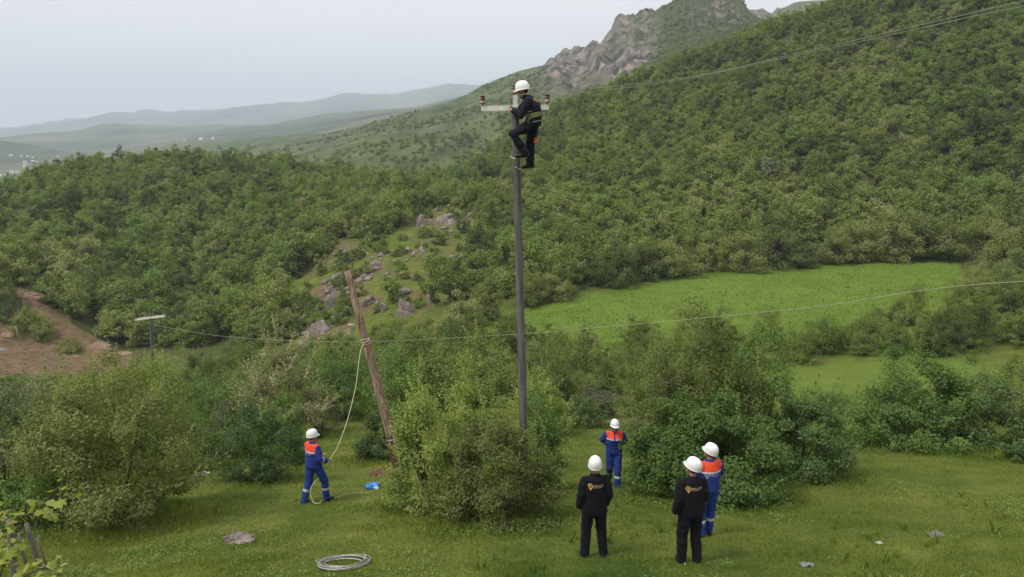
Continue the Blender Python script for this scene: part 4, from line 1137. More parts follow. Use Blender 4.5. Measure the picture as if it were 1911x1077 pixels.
        b = MB(); g0 = f0 - u * .034
        b.tube([g0 - td * .088, g0 - td * .07, g0 + td * .02, g0 + td * .10, g0 + td * .16, g0 + td * .188], [(.026, .008), (.046, .009), (.047, .009), (.053, .009), (.043, .009), (.016, .008)], 14, True, lat)
        b.build('sole', M_STRAP, bt)
    # --- helmet
    prof = [(1.0, -.012), (1.0, .0), (.985, .03), (.93, .065), (.80, .10), (.60, .125), (.33, .140), (.10, .145)]
    V = []; F = []; sg = 28
    for r_, z_ in prof:
        for q in range(sg):
            th = 2 * math.pi * q / sg; x = .116 * r_ * math.cos(th); y = .138 * r_ * math.sin(th)
            rid = .010 * max(0, 1 - abs(x) / .03) * (1 if z_ > .02 else 0)
            V.append((x, y, z_ + rid))
    for i in range(len(prof) - 1):
        for q in range(sg): F.append((i * sg + q, i * sg + (q + 1) % sg, (i + 1) * sg + (q + 1) % sg, (i + 1) * sg + q))
    F.append(tuple((len(prof) - 1) * sg + q for q in range(sg)))
    n0 = len(V)
    for q in range(sg):            # brim, longer at the front
        th = 2 * math.pi * q / sg; k = max(0, math.sin(th)) ** 2
        V.append((.116 * math.cos(th) * (1.06 + .02 * k), .138 * math.sin(th) * (1.05 + .24 * k), -.018 - .014 * k))
    for q in range(sg):
        th = 2 * math.pi * q / sg; k = max(0, math.sin(th)) ** 2
        V.append((.116 * math.cos(th) * (1.05 + .02 * k), .138 * math.sin(th) * (1.04 + .23 * k), -.026 - .014 * k))
    for q in range(sg):
        q2 = (q + 1) % sg
        F.append((n0 + q, n0 + q2, q2, q)); F.append((n0 + sg + q, n0 + sg + q2, n0 + q2, n0 + q))
    b = MB(); Mh = HM @ Matrix.Rotation(R(4), 3, 'X')
    b.add([hd + HM @ Vector((0, -.008, .052)) + Mh @ Vector(v) for v in V], F)
    h = b.build('helmet', M_HELMET, o); so = h.modifiers.new('thick', 'SOLIDIFY'); so.thickness = .004; sb = h.modifiers.new('sub', 'SUBSURF'); sb.levels = 1; sb.render_levels = 1
    b = MB(); b.tube([hd + HM @ Vector((.088 * math.cos(a), .105 * math.sin(a) - .01, .022)) for a in [2 * math.pi * q / 20 for q in range(21)]], .008, 6); b.build('headband', M_STRAP, h)
    b = MB(); b.tube([hd + HM @ Vector((.088 * math.sin(a), .02, -.045 - .085 * math.cos(a) + .04)) for a in [math.pi * (-.5 + q / 10) for q in range(11)]], .004, 5); b.build('chin_strap', M_STRAP, h)
    if logo:
        back_print(o, jac, j, logo, latS)
    return o, j

def back_print(o, jac, j, logo, latS):
    """round bulb-like emblem, a row of small letters too blurred to read and a thin line under it"""
    bvh = BVHTree.FromPolygons([v.co[:] for v in jac.data.vertices], [p.vertices[:] for p in jac.data.polygons])
    cen = j['chest'].lerp(j['sh'], logo.get('h', .35)); upv = (j['neck'] - j['chest']).normalized(); fwd = upv.cross(latS); s = logo.get('s', 1.0)
    if fwd.y < 0: fwd = -fwd
    def onto(x, z):
        p = cen + latS * x * s + upv * z * s - fwd * .6
        h = bvh.ray_cast(p, fwd)
        return (h[0] - fwd * .004) if h[0] else cen - fwd * .16
    def quads(rects, name, mat, par):
        b = MB()
        for x0, z0, x1, z1 in rects:
            b.add([onto(x0, z0), onto(x1, z0), onto(x1, z1), onto(x0, z1)], [(0, 1, 2, 3)])
        return b.build(name, mat, par, False)
    b = MB(); ox = -.115
    for r0, r1 in ((.030, .044), (.0, .015)):
        for q in range(20):
            a0 = 2 * math.pi * q / 20; a1 = 2 * math.pi * (q + 1) / 20
            if r0 == 0: b.add([onto(ox, .01), onto(ox + r1 * math.cos(a0), .01 + r1 * math.sin(a0)), onto(ox + r1 * math.cos(a1), .01 + r1 * math.sin(a1))], [(0, 1, 2)])
            else: b.add([onto(ox + r0 * math.cos(a0), .01 + r0 * math.sin(a0)), onto(ox + r1 * math.cos(a0), .01 + r1 * math.sin(a0)), onto(ox + r1 * math.cos(a1), .01 + r1 * math.sin(a1)), onto(ox + r0 * math.cos(a1), .01 + r0 * math.sin(a1))], [(0, 1, 2, 3)])
    b.add([onto(ox - .022, -.030), onto(ox, -.070), onto(ox + .022, -.030)], [(0, 1, 2)])
    e = b.build('emblem', logo['m1'], jac, False)
    rects = []; x = -.062
    for ltr in range(11):
        if ltr == 6: x += .014
        w = .0125
        rects += [(x, .002, x + .0035, .030), (x, .024, x + w, .030)] if ltr % 2 else [(x, .002, x + .0035, .030), (x + w - .0035, .002, x + w, .030), (x, .012, x + w, .017)]
        x += w + .0045
    quads(rects, 'lettering', logo['m2'], jac)
    quads([(-.060 + .034 * q, -.018, -.060 + .034 * q + .031, -.010) for q in range(5)], 'underline', logo['m1'], jac)

GOLD = dict(m1=M_LOGO, m2=M_LOGO2, h=.30, s=.86); WHITE = dict(m1=M_LOGO3, m2=M_LOGO3, h=-.25, s=.95)
def stand(px, Y): return place(px, Y)

# man in black, front left of the right-hand group
person('man in black jacket and white helmet standing with his back to us, legs apart', stand(1107, 12.05), R(6), dict(al=(-.155, -.02, .09), ar=(.165, -.03, .09), kl=(-.125, .02, .51), kr=(.13, .02, .51), el=(-.235, -.04, 1.13), er=(.235, -.02, 1.13), wl=(-.250, .05, .90), wr=(.215, .08, .91)), 'black', -12, 12, hem=.12, logo=GOLD, seed=1, scale=.985)
# man in black at right with head turned left
person('man in black with head turned left, standing nearest to the camera', stand(1284, 11.6), R(8), dict(al=(-.12, -.02, .09), ar=(.14, -.02, .09), el=(-.225, -.06, 1.13), er=(.22, -.02, 1.13), wl=(-.255, .01, .89), wr=(.17, .13, .95), pel=(.02, 0, .97), kr=(.12, .05, .51), hl=(-.08, 0, .945), hr=(.11, 0, .935)), 'black', 38, 14, hem=.05, logo=GOLD, seed=2, scale=1.0)
# man in blue behind him, arms folded
person('man in blue and orange workwear with folded arms beside the man in black', stand(1317, 13.15), R(16), dict(al=(-.10, -.02, .09), ar=(.09, .07, .09), kr=(.10, .05, .51), el=(-.26, .05, 1.19), er=(.275, .07, 1.20), wl=(-.04, .27, 1.22), wr=(.05, .25, 1.16)), 'blue', 30, 16, seed=3, logo=WHITE, scale=.99)
# man in blue walking towards the camera, hands behind his back
person('man in blue and orange workwear walking towards us, hands behind his back', stand(1144, 18.3), R(176), dict(al=(-.10, .24, .10), kl=(-.10, .15, .52), ar=(.085, -.25, .15), kr=(.10, .05, .52), head=(0, .06, 1.615), neck=(0, .03, 1.49), chest=(0, .03, 1.30), el=(-.30, -.10, 1.20), er=(.30, -.10, 1.20), wl=(-.11, -.23, 1.02), wr=(.11, -.23, 1.00)), 'blue', 8, 0, toe_r=(.1, 1, -.35), seed=4, scale=.98)
# man with the rope, seen from behind and the side, facing right
RM = stand(589, 17.2)
rm_o, rm_j = person('man in blue and orange workwear holding the rope at left', RM, R(-40), dict(al=(-.11, -.24, .09), kl=(-.10, -.08, .52), ar=(.13, .22, .09), kr=(.12, .20, .50), hl=(-.09, -.02, .94), hr=(.09, .02, .94), el=(-.25, .02, 1.17), er=(.265, -.02, 1.16), wl=(-.10, .30, 1.08), wr=(.20, .22, 1.02)), 'blue', -22, 2, toe_l=(-.25, 1, 0), toe_r=(.3, 1, 0), seed=5, logo=WHITE, grip=dict(r=(.16, .40, 1.03), l=(.02, .40, 1.06)), scale=1.0)

# --- climber on the pole
CY0 = 15.16
def cl(px, py, dy=0.0): return at(px, py, CY0 + dy)
root = cl(982, 318, .12)
Ri = Matrix.Rotation(R(-90), 3, 'Z')
def loc_(v): return Ri @ (v - root)
def P_(px, py, dy=0.0): return loc_(cl(px, py, dy))
CJ = dict(pel=P_(995, 229), waist=P_(997, 217), chest=P_(994, 199), sh=P_(987, 186), neck=P_(982, 179.5), head=P_(975.5, 171),
  hl=P_(994, 233, -.09), hr=P_(995, 233, .09), kl=P_(957, 250, -.14), kr=P_(990, 271, .10), al=P_(979, 284, -.12), ar=P_(989, 304, .10),
  sl=P_(986, 190, -.17), sr=P_(985, 189, .17), el=P_(972, 216, -.22), er=P_(966, 212, .24), wl=P_(958, 206, -.10), wr=P_(956, 204, .32))
cl_o, cl_j = person('man in dark navy workwear and white helmet climbing the tall pole', root, R(90), CJ, 'navy', 0, -14, toe_l=(0, 1, -.12), toe_r=(0, 1, -.12), seed=6, logo=dict(m1=M_LOGO, m2=M_LOGO2, h=.55, s=.9), grip=dict(l=P_(950, 203, .05), r=P_(954, 202, .2)))
# work belt, strap, spikes and pouch of the climber
def ring(cj, up, ra, rb, lat, r, n=28): 
    up = Vector(up).normalized(); lat = (Vector(lat) - up * Vector(lat).dot(up)).normalized(); f = up.cross(lat)
    return [Vector(cj) + lat * (ra * math.cos(2 * math.pi * q / n)) + f * (rb * math.sin(2 * math.pi * q / n)) for q in range(n + 1)]
lat = (cl_j['sr'] - cl_j['sl']).normalized(); upc = (cl_j['chest'] - cl_j['waist']).normalized()
b = MB()
for q in range(5): b.tube(ring(cl_j['waist'] + upc * (-.012 + .016 * q), upc, .207, .162, lat, .01), .011, 6)
belt = b.build('tool_belt', M_WEB, cl_o)
b = MB(); b.tube(ring(cl_j['waist'] - upc * .10, upc, .218, .170, lat, .008), .010, 6); b.build('belt_lower_strap', M_WEB, belt)
b = MB(); b.tube([cl_j['waist'] + lat * -.20 + upc * .03, cl_j['waist'] + lat * -.18 + Vector((0, .12, -.06)), cl_j['hl'] + lat * -.10 + Vector((0, .08, -.02))], .014, 6); b.build('thigh_strap', M_WEB, belt)
b = MB()
sp = [P_(1006, 203, -.13), P_(992, 207, -.19), P_(975, 212, -.24), P_(962, 214, -.12), P_(957, 215, .25), P_(964, 215, .52), P_(985, 212, .42), P_(1004, 206, .26)]
b.tube(sp, .008, 6); b.build('pole_strap', simple('grey_strap', (.28, .28, .28), .6, .3), cl_o)
b = MB(); b.box(P_(999, 262, -.02), (.03, .05, .105), Matrix.Rotation(R(12), 3, 'X')); b.build('tool_pouch', simple('orange_plastic', (.75, .10, .03), .5, .4), cl_o, False, .01)
b = MB(); b.tube([P_(1007, 232, -.05), P_(1008, 238, -.05), P_(1005, 240, -.04)], .012, 6); b.build('carabiner', M_STEELW, belt)
for s, tdir in (('l', -1), ('r', -1)):
    an = cl_j['a' + s]; b = MB(); g = an + Vector((0, 0, -.105))
    side_ = Vector((.16, 0, 0)) if s == 'l' else Vector((-.10, 0, 0))
    b.tube([g + Vector((0, -.06, .01)), g + Vector((0, .05, 0)), g + Vector((0, .20, -.02)) + side_ * .2, g + Vector((0, .28, .02)) + side_ * .6, g + Vector((0, .25, .03)) + side_], .011, 6)
    b.build('climbing_hook', simple('worn_steel', (.45, .42, .38), .45, .5, .2, 9, .5), cl_o)
bpy.context.view_layer.update()

# ------------------------------------------------------------------ rope
HAND = rm_o.matrix_world @ (rm_j['wr'].lerp(Vector((.16, .40, 1.03)), .55))
HAND2 = rm_o.matrix_world @ (rm_j['wl'].lerp(Vector((.02, .40, 1.06)), .5))
tie_front = tie + Vector((-.03, -.135, 0))
rp = [tie_front, at(672, 660, 21.0), at(664, 720, 20.2), at(648, 785, 19.2), at(628, 838, 18.2), at(607, 868, 17.5), HAND, HAND + Vector((-.02, .02, -.25))]
g1 = RM + Vector((.05, -.05, 0))
def on_ground(px, Y, up=.03):
    q = place(px, Y); q.z += up; return q
rp += [on_ground(584, 17.0, .45), on_ground(583, 16.9, .12), on_ground(590, 16.75, .05), on_ground(597, 16.8, .05), on_ground(601, 17.05, .06), on_ground(612, 17.35, .02), on_ground(632, 17.6, .035), on_ground(655, 17.9, .02), on_ground(690, 18.0, .0)]
strand('rope', 'pale green rope running from the leaning pole to the man at left', rp, .011, M_ROPE, 'rope', 6, n=170)
b = MB()
for q in range(3):
    cq = pole_pt(.645 + .012 * q)
    b.tube(ring(cq, dn + Vector((.04 * (q - 1), 0, 0)), .132, .132, (1, 0, 0), .012), .013, 6)
b.tube([pole_pt(.65) + Vector((-.02, -.13, .02)), pole_pt(.65) + Vector((.06, -.15, .08)), pole_pt(.66) + Vector((.12, -.10, .10))], .013, 6)
b.build('rope_knot', simple('pale_rope', (.50, .40, .30), .9, .1, .2, 30), lean)

# ------------------------------------------------------------------ small things on the grass
def rock_mesh(name, seed, sx, sy, sz, mat, sub=3, rough=.35, flat=False):
    bm = bmesh.new(); bmesh.ops.create_icosphere(bm, subdivisions=sub, radius=1.0)
    v = np.array([x.co[:] for x in bm.verts])
    d = 1 + rough * fbm(v[:, 0] * 1.3 + seed, v[:, 1] * 1.3 + v[:, 2] * 1.7, 4, seed) + rough * .5 * (ridged(v[:, 0] * 2.2 + seed, v[:, 2] * 2.2 + v[:, 1], 3, seed + 9) - .6)
    # planar breaks
    r = np.random.default_rng(seed)
    for q in range(7):
        nrm = r.normal(0, 1, 3); nrm /= np.linalg.norm(nrm); h = r.uniform(.62, .9)
        p = v * d[:, None]; over = np.maximum(p @ nrm - h, 0); d = d - over * .8 / np.maximum(np.linalg.norm(v, axis=1), .1)
    v = v * d[:, None] * np.array([sx, sy, sz])
    for x, c in zip(bm.verts, v): x.co = c
    me = bpy.data.meshes.new(name); bm.to_mesh(me); bm.free(); me.materials.append(mat)
    return me
def rockmat(name, a, b_, c):
    m, t, out = new_mat(name); o = N(t, 'ShaderNodeTexCoord').outputs['Object']
    n = noise(t, 1.6, 8, scaled(t, o, (1, 1, .5)), .7)
    principled(t, out, ramp(t, n, [(.3, a), (.52, b_), (.74, c)]), .9, .2, n, .7, .15); return m
M_ROCK = rockmat('grey_pink_rock', (.085, .072, .068), (.24, .20, .18), (.42, .35, .31))
M_STONE = rockmat('pale_stone', (.11, .095, .08), (.24, .21, .18), (.36, .32, .28))
p = place(447, 13.7); o = mobj('stone', rock_mesh('stone', 5, .30, .19, .15, M_STONE, 4, .75)); o.location = p; tag(o, 'flat pale stone lying in the grass below the largest bush', 'stone')
p = place(437, 13.05); b = MB(); b.tube([(0, 0, -.05), (.01, 0, .2), (-.005, .01, .40)], [.010, .009, .008], 6); b.tube([(-.005, .01, .40), (-.03, .0, .43), (-.02, 0, .40)], .008, 6)
o = b.build('steel_stake', simple('galvanised_rod', (.24, .24, .22), .5, .4, .2, 9, .4)); o.location = p; tag(o, 'thin upright steel stake in front of the flat pale stone', 'stake')

def coil():
    p = place(640, 11.95); o = thing('cable_coil', 'loose coil of grey cable lying flat on the grass', 'cable coil', p)
    rr = random.Random(4); m1 = simple('grey_cable', (.36, .35, .34), .45, .4, .2, 20, .3); m2 = simple('pale_cable', (.52, .50, .47), .45, .4, .2, 20, .3)
    for k in range(9):
        a0 = rr.uniform(0, 6.28); rx = rr.uniform(.31, .44); ry = rx * rr.uniform(.80, .98); cx, cy = rr.uniform(-.035, .035), rr.uniform(-.03, .03); n = 44
        pts = []
        for i in range(n + 1):
            a = a0 + 2 * math.pi * i / n; x = cx + rx * math.cos(a) + .006 * math.sin(3 * a + k); y = cy + ry * math.sin(a)
            pts.append((x, y, gz(p.x + x, p.y + y) - p.z + .030 + .0055 * k + .006 * math.sin(2 * a + k)))
        b = MB(); b.tube(pts, .0062, 6); b.build('cable_loop', m1 if k % 3 else m2, o)
    b = MB(); q = lambda x, y, h: (x, y, gz(p.x + x, p.y + y) - p.z + h)
    b.tube([q(.36, .12, .06), q(.40, .02, .07), q(.33, .20, .12), q(.31, .27, .10)], .008, 6); b.build('tie_wire', m2, o)
    b = MB(); b.tube([q(-.40, -.02, .05), q(-.46, .03, .06), q(-.43, .10, .10)], .008, 6); b.build('loose_end', m1, o)
coil()

def basin():
    p = place(693, 18.55); o = thing('plastic_bag', 'crumpled bright blue plastic bag with a white label on the grass', 'plastic bag', p)
    m = simple('blue_plastic', (.030, .19, .50), .3, .5, .3, 9); md = simple('white_label', (.55, .58, .62), .5, .3, .1)
    r = np.random.default_rng(2); V = []; F = []; sg = 22
    prof = [(.02, .02), (.13, .01), (.165, .05), (.155, .10), (.12, .115), (.09, .075), (.03, .055)]
    for r_, z_ in prof:
        for q in range(sg):
            a = 2 * math.pi * q / sg; w = 1 + .16 * math.sin(3 * a + 9 * z_) + r.uniform(-.07, .07)
            V.append((r_ * w * math.cos(a) * 1.15, r_ * w * math.sin(a) * .95, z_ * (1 + .3 * math.sin(2 * a)) + r.uniform(-.008, .008)))
    for i in range(len(prof) - 1):
        for q in range(sg): F.append((i * sg + q, i * sg + (q + 1) % sg, (i + 1) * sg + (q + 1) % sg, (i + 1) * sg + q))
    b = MB(); b.add(V, F); b.build('bag_body', m, o)
    b = MB(); b.add([(.08, -.12, .04), (.18, -.13, .02), (.20, -.06, .06), (.13, -.05, .10), (.09, -.09, .085)], [(0, 1, 2, 3, 4)]); b.build('label_flap', md, o)
basin()

M_LITTER = simple('white_plastic', (.46, .46, .46), .5, .3, .1)
def litter(label, px, Y, s, seed, name='plastic_litter', mat=None, lift=.02):
    r = np.random.default_rng(seed); n = 6; V = []; F = []
    for i in range(n):
        for k in range(n):
            V.append(((i / (n - 1) - .5) * s * 1.6 + r.uniform(-.06, .06) * s, (k / (n - 1) - .5) * s + r.uniform(-.08, .08) * s, abs(r.normal(0, .16)) * s))
    for i in range(n - 1):
        for k in range(n - 1): F.append((i * n + k, (i + 1) * n + k, (i + 1) * n + k + 1, i * n + k + 1))
    b = MB(); b.add(V, F); o = b.build(name, mat or M_LITTER); so = o.modifiers.new('t', 'SOLIDIFY'); so.thickness = .006
    p = place(px, Y); o.location = p + Vector((0, 0, lift)); tag(o, label, 'litter')
litter('crumpled white plastic lying between the left bushes', 377, 22.5, .28, 1)
litter('grey-white scrap lying on the grass at the lower right', 1506, 11.35, .13, 2, mat=simple('grey_scrap', (.20, .21, .23), .6, .3))
litter('flattened pale scrap on the grass at right, farther back', 1746, 12.9, .17, 3, mat=simple('dull_plastic', (.18, .18, .15), .7, .2))
litter('small pale scrap on the grass between the two others at right', 1640, 12.4, .07, 6)
litter('white litter on the rocky slope left of the leaning pole top', 638, 120, .6, 4, lift=.5)
litter('white litter on the rocky slope below, by the green bush', 656, 100, .45, 5, lift=.6)
litter('small white scrap at the foot of the bright green bush', 735, 18.6, .09, 8)
p = place(1203, 33.0); o = mobj('stone', rock_mesh('stone', 15, .42, .2, .12, M_STONE)); o.location = p; tag(o, 'low whitish stone on the path right of the tall pole', 'stone')

# earth heap by the leaning pole
def heap():
    p = place(722, 21.0); m, t, out = new_mat('loose_earth'); n = noise(t, 9, 5, pos(t))
    principled(t, out, ramp(t, n, [(.3, (.07, .038, .025)), (.7, (.17, .105, .07))]), .95, .1, n, .8, .05)
    o = mobj('earth_heap', rock_mesh('earth_heap', 21, .50, .32, .15, m, 4, .3)); o.location = p + Vector((0, 0, .0)); tag(o, 'low heap of brown dug earth beside the foot of the leaning pole', 'earth heap')
heap()

# rock outcrops on the slope across the valley
for i, (lab, px, Y, sx, sy, sz) in enumerate([
  ('tall grey-violet rock standing at the foot of the rocky slope', 760, 101, 1.5, 1.3, 2.9),
  ('broad rounded grey rock right of the tall violet rock', 817, 106, 2.2, 1.8, 2.3),
  ('pointed pale rock high on the rocky slope', 784, 158, 1.9, 1.6, 3.6),
  ('wide low rock right of the pointed pale rock', 836, 164, 2.9, 2.0, 2.3),
  ('grey rock in the middle of the rocky slope above the leaning pole', 681, 140, 1.3, 1.2, 2.0),
  ('small pale rock left of the grey rock above the leaning pole', 655, 136, 1.0, 1.0, 1.3),
  ('jagged low rock left of the leaning pole on the bare slope', 590, 112, 1.4, 1.2, 1.9),
  ('narrow striped rock just right of the leaning pole', 690, 108, .9, .9, 1.8),
  ('small upright rock between the leaning pole and the tall violet rock', 716, 104, .9, .8, 1.4),
  ('grey rock poking out of the forest left of the tall pole', 930, 178, 1.6, 1.4, 2.8),
  ('steep jagged rock face at the bottom of the bare slope', 600, 103, 2.6, 1.4, 2.6),
  ('narrow rock rib above the jagged face on the bare slope', 628, 113, 1.2, 1.6, 2.4),
  ('reddish low rock at the bottom of the bare slope', 640, 99, 1.6, 1.2, 1.4)]):
    p = place(px, Y); o = mobj('rock_outcrop', rock_mesh('rock_outcrop', 40 + i, sx, sy, sz, M_ROCK, 4, .62)); o.location = p - Vector((0, 0, sz * .38)); o.rotation_euler = (.18, .12 * (i % 3 - 1), i); tag(o, lab, 'rock', 'rocks on the slope across the valley')

def rubble():
    r = np.random.default_rng(77); n = 5200; Y = r.uniform(88, 185, n); X = r.uniform(-0.34, -0.02, n) * Y; Z = height(X, Y); px, py = project(X, Y, Z)
    k = in_poly(px, py, P_ROCKY) & (fbm(X / 5., Y / 5., 3, 84) > -0.05) & (r.random(n) < np.where(in_poly(px, py, P_BARE), .9, .35)); X = X[k]; Y = Y[k]; Z = Z[k]; n = len(X)
    base = np.array([[1, 0, 0], [-1, 0, 0], [0, 1, 0], [0, -1, 0], [0, 0, 1], [0, 0, -1.]]); FF = np.array([[0, 2, 4], [2, 1, 4], [1, 3, 4], [3, 0, 4], [2, 0, 5], [1, 2, 5], [3, 1, 5], [0, 3, 5]])
    sc = .12 + .75 * r.random(n) ** 4
    V = (base[None] * r.uniform(.6, 1.4, (n, 6, 1)) + r.normal(0, .16, (n, 6, 3))) * sc[:, None, None] * np.array([1.25, 1, .8]) + np.stack([X, Y, Z + sc * .15], 1)[:, None]
    tag(mesh_np('rubble', V.reshape(-1, 3), np.concatenate([FF + 6 * i for i in range(n)]), M_ROCK, None, False), 'loose grey-brown rubble strewn over the rocky slope', None, None, 'stuff')
rubble()
# clods and boulders of the earth bank at left
M_CLOD = rockmat('pale_earth', (.16, .10, .07), (.25, .17, .12), (.36, .27, .20))
for i, (lab, px, Y, s) in enumerate([('pale earth lump on top of the earth bank at left', 65, 122.5, 1.5), ('pale earth lump low on the earth bank above the bushes', 188, 112, 1.3), ('small earth lump at the end of the earth bank', 232, 110, .9), ('earth lump by the road at the left picture edge', 18, 110, 1.0)]):
    p = place(px, Y); o = mobj('earth_lump', rock_mesh('earth_lump', 60 + i, s * 1.4, s, s * .7, M_CLOD, 3, .35)); o.location = p; tag(o, lab, 'earth lump')
for i, (lab, px, Y, s) in enumerate([('dense green shrub on the earth bank by the road', 30, 114, 1.15), ('rounded green shrub at the right end of the bank shrubs', 80, 111, .95), ('low shrub at the left picture edge on the earth bank', -10, 116, 1.1), ('leafy shrub just above the road on the earth bank', 56, 112, 1.2), ('shrub highest up on the earth bank', 12, 119, 1.0), ('small shrub low on the earth bank nearest the distant pole', 128, 108, .7)]):
    p = place(px, Y); add_plant('bank_shrub', lab, 'shrub', TH, i % 3, p - Vector((0, 0, .2)), s, i * 2., 'shrubs on the earth bank')
p = place(36, 108.3); b = MB(); b.tube([(0, 0, -.2), (-.1, 0, 1.4), (-.22, 0, 2.5)], .06, 8); o = b.build('marker_post', simple('pale_post', (.33, .27, .20), .8, .2)); o.location = p; tag(o, 'thin pale post standing on the roadside at far left', 'post')

# blossoming white tree on the right hillside
V, F, T, cc, pths = crown_data(910, 4.2, 4.6, 1500, .36, 26, 12, skirt=.05)
p = place(1432, 163); o = thing('blossoming_tree', 'lone white-blossomed tree among the forest on the right hillside', 'tree', p + Vector((0, 0, 1.6)))
mesh_np('crown', V, F, lm('leaf_white', (.16, .18, .10), (.30, .31, .22), (.50, .50, .42), world=False), o, False, {'tint': ('FACE', T)}); mobj('trunk', trunk_mesh('trunk', 910, cc, 4.6, .14, 8), o)

# ------------------------------------------------------------------ fence posts and vine in the lower left corner
M_POST = wood_mat('fence_wood', (.08, .07, .06), (.18, .155, .135), (.30, .27, .24))
for i, (lab, px, Y, h, r_, tilt) in enumerate([('thick grey fence post at the lower left corner', 28, 11.4, 1.12, .055, .05), ('thin leaning fence stake right of the thick post', 57, 11.6, .86, .024, -.10), ('broad bark-covered fence stake behind the vine leaves', 80, 11.9, .95, .042, -.16), ('short pale fence stake right of the bark-covered one', 92, 12.2, .6, .018, -.22)]):
    p = place(px, Y); b = MB(); rr = random.Random(i); n = 6
    b.tube([(tilt * h * q / n * 1.0 + rr.uniform(-.008, .008), rr.uniform(-.008, .008), -.15 + (h + .15) * q / n) for q in range(n + 1)], [r_ * rr.uniform(.88, 1.1) for q in range(n + 1)], 9)
    o = b.build('fence_post', M_POST); o.location = p; tag(o, lab, 'fence post', 'fence posts at the lower left')
b = MB(); _w = [place(-40, 11.0) + Vector((0, 0, .8)), place(28, 11.35) + Vector((.0, -.05, .85)), place(57, 11.6) + Vector((-.07, 0, .7)), place(80, 11.9) + Vector((-.1, 0, .75)), place(115, 12.6) + Vector((0, 0, .5))]
strand('fence_wire', 'thin rusty wire strung between the fence posts at lower left', _w, .004, M_STEELD, 'wire', 5, n=24)

def vine_leaf_mesh():
    """lobed, folded vine leaf of unit size in the xy plane"""
    ang = [0, 20, 38, 62, 85, 112, 135, 160]; rad = [1.0, .80, .62, .86, .60, .74, .52, .40]
    V = [(0, 0, 0)]; out = []
    for a, r_ in zip(ang, rad): out.append((r_ * math.cos(R(a)) , r_ * math.sin(R(a)), -.16 * abs(math.sin(R(a))) * r_ + .05))
    for a, r_ in list(zip(ang, rad))[:0:-1]: out.append((r_ * math.cos(R(a)), -r_ * math.sin(R(a)), -.16 * abs(math.sin(R(a))) * r_ + .05))
    V += out; n = len(out); F = [(0, 1 + i, 1 + (i + 1) % n) for i in range(n)]
    me = bpy.data.meshes.new('leaf'); me.from_pydata(V, [], F); me.update()
    a = me.attributes.new('tint', 'FLOAT', 'FACE'); a.data.foreach_set('value', np.full(len(F), .5, np.float32))
    me.materials.append(LEAF['vine']); me.polygons.foreach_set('use_smooth', np.ones(len(F), bool)); return me
LEAFME = vine_leaf_mesh()
def vine(label, stems, size, seed, step, bunch=1):
    rr = random.Random(seed); base = stems[0][0]
    o = thing('vine', label, 'vine', base)
    for pts in stems:
        P = [Vector(p) - base for p in pts]; b = MB()
        b.tube(P, [.016 - .011 * i / (len(P) - 1) for i in range(len(P))], 6); st = b.build('stem', M_BARK, o)
        for i in range(len(P) - 1):
            seg = P[i + 1] - P[i]; k = max(1, int(seg.length / step))
            for q in range(k):
                for w in range(bunch):
                    f = (i + q / k) / (len(P) - 1)
                    if f < .18 and rr.random() < .7: continue
                    c = P[i] + seg * (q / k) + Vector((rr.uniform(-1, 1), rr.uniform(-1, 1), rr.uniform(-.6, 1))) * size * .9
                    lo = mobj('leaf', LEAFME, o); lo.location = c; s_ = size * rr.uniform(.55, 1.15) * (1.05 - .55 * f); lo.scale = (s_, s_, s_)
                    lo.rotation_euler = (rr.uniform(-.6, .6) + .5, rr.uniform(-.7, .5), rr.uniform(0, 6.28))
    return o
vine('yellow-green vine shoot rising above the fence posts at lower left', [
  [at(-40, 1030, 9.2), at(0, 1002, 9.3), at(35, 970, 9.4), at(70, 952, 9.5), at(95, 925, 9.6), at(112, 905, 9.7), at(121, 885, 9.8)],
  [at(60, 958, 9.45), at(85, 960, 9.4), at(110, 962, 9.3), at(130, 948, 9.3), at(143, 936, 9.3)],
  [at(-20, 975, 9.6), at(2, 962, 9.6), at(16, 944, 9.6)],
  [at(20, 985, 9.3), at(38, 975, 9.2), at(34, 990, 9.1)]], .115, 3, .05, 1)
_vb = place(-20, 9.0)
vine('dense yellow-green vine leaves filling the lower left corner', [
  [_vb, at(-10, 1100, 9.0), at(10, 1050, 9.0), at(35, 1015, 9.05), at(45, 1000, 9.05)],
  [_vb + Vector((.1, 0, .02)), at(20, 1110, 8.9), at(45, 1075, 8.9), at(75, 1062, 8.9), at(105, 1055, 8.9), at(118, 1042, 8.9)],
  [_vb + Vector((-.1, .1, .02)), at(-30, 1060, 9.1), at(-10, 1020, 9.2), at(15, 1035, 9.1), at(30, 1045, 9.1)],
  [_vb + Vector((.05, -.1, .02)), at(30, 1130, 8.7), at(60, 1100, 8.7), at(95, 1082, 8.7), at(112, 1070, 8.7)]], .115, 5, .04, 2)

# ------------------------------------------------------------------ village and farmsteads far away
M_WHITEW = simple('white_house_wall', (.70, .70, .70), .8, .2, .08, .2); M_ROOFG = simple('grey_sheet_roof', (.50, .50, .52), .5, .3, .1, .3)
def house_protos():
    out = []
    for k, (w, d, h) in enumerate([(14, 9, 5), (10, 9, 4.5), (20, 9, 4.5)]):
        b = MB(); b.box((0, 0, h / 2 - 1), (w, d, h + 2)); wall = b.mesh('wall', M_WHITEW, False)
        b = MB(); e = .6; b.add([(-w / 2 - e, -d / 2 - e, h), (w / 2 + e, -d / 2 - e, h), (w / 2 + e, d / 2 + e, h), (-w / 2 - e, d / 2 + e, h), (-w / 2 - e, 0, h + 2.4), (w / 2 + e, 0, h + 2.4)], [(0, 1, 5, 4), (2, 3, 4, 5), (0, 4, 3), (1, 2, 5), (3, 2, 1, 0)])
        out.append((wall, b.mesh('roof', M_ROOFG, False)))
    return out
HP = house_protos()
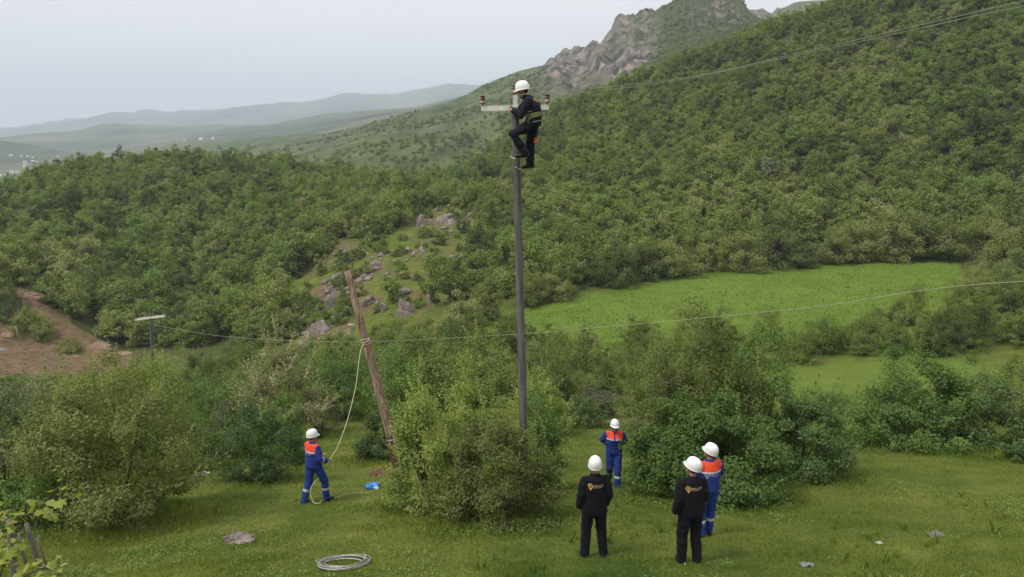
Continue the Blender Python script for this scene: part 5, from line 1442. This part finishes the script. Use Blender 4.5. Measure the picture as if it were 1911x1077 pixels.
HOUSES = [(345, 262, 1), (376, 261, 0), (398, 260, 1), (21, 291, 2), (52, 293, 0), (61, 295, 1), (40, 292, 1), (47, 303, 0), (48, 308, 2), (46, 312, 0), (55, 316, 1), (62, 302, 0), (68, 304, 1), (75, 308, 0), (75, 314, 0), (66, 320, 1), (22, 322, 0), (32, 323, 0), (13, 327, 2), (25, 325, 1), (2, 329, 0), (109, 293, 1), (513, 221, 1)]
def far_ground(px, py):
    Ys = np.geomspace(480, 6900, 900); x, y, z = ray(px, py)
    hz_ = height(Ys * float(x / y), Ys); d = hz_ - Ys * float(z / y)
    i = np.argmax(d > 0); Y = Ys[i] if d[i] > 0 else 900.
    return Vector((Y * float(x / y), Y, float(height(Y * float(x / y), Y)[0])))
for i, (px, py, k) in enumerate(HOUSES):
    p = far_ground(px, py); sc_ = .42 if i > 2 else .6
    if i < 3: lab, g = ['left one of three white farmhouses on the far green ridge', 'middle and largest of three white farmhouses on the far green ridge', 'right one of three white farmhouses on the far green ridge'][i], 'farmhouses on the far ridge'
    elif i == 21: lab, g = 'lone white house right of the far village', None
    elif i == 22: lab, g = 'lone white house high on the blue far mountainside', None
    else: lab, g = 'one of the tiny white houses of the far village at left', 'far village houses'
    o = thing('house', lab, 'house', p, (i * 37 % 9 - 4) * .09, g); o.scale = (sc_,) * 3
    mobj('wall', HP[k][0], o); mobj('roof', HP[k][1], o)

# ------------------------------------------------------------------ haze
def haze():
    m = bpy.data.materials.new('haze'); m.use_nodes = True; t = m.node_tree; t.nodes.clear()
    out = t.nodes.new('ShaderNodeOutputMaterial'); v = t.nodes.new('ShaderNodeVolumePrincipled')
    v.inputs['Color'].default_value = (0.78, 0.875, 1.0, 1); v.inputs['Density'].default_value = 0.00020
    v.inputs['Anisotropy'].default_value = 0.0
    t.links.new(v.outputs[0], out.inputs['Volume'])
    mb = MB(); mb.box((0, 0, 160), (27000, 27000, 860)); o = mb.build('haze', m, None, False)
    tag(o, 'thin pale haze hanging over the valley', None, None, 'stuff')
haze()
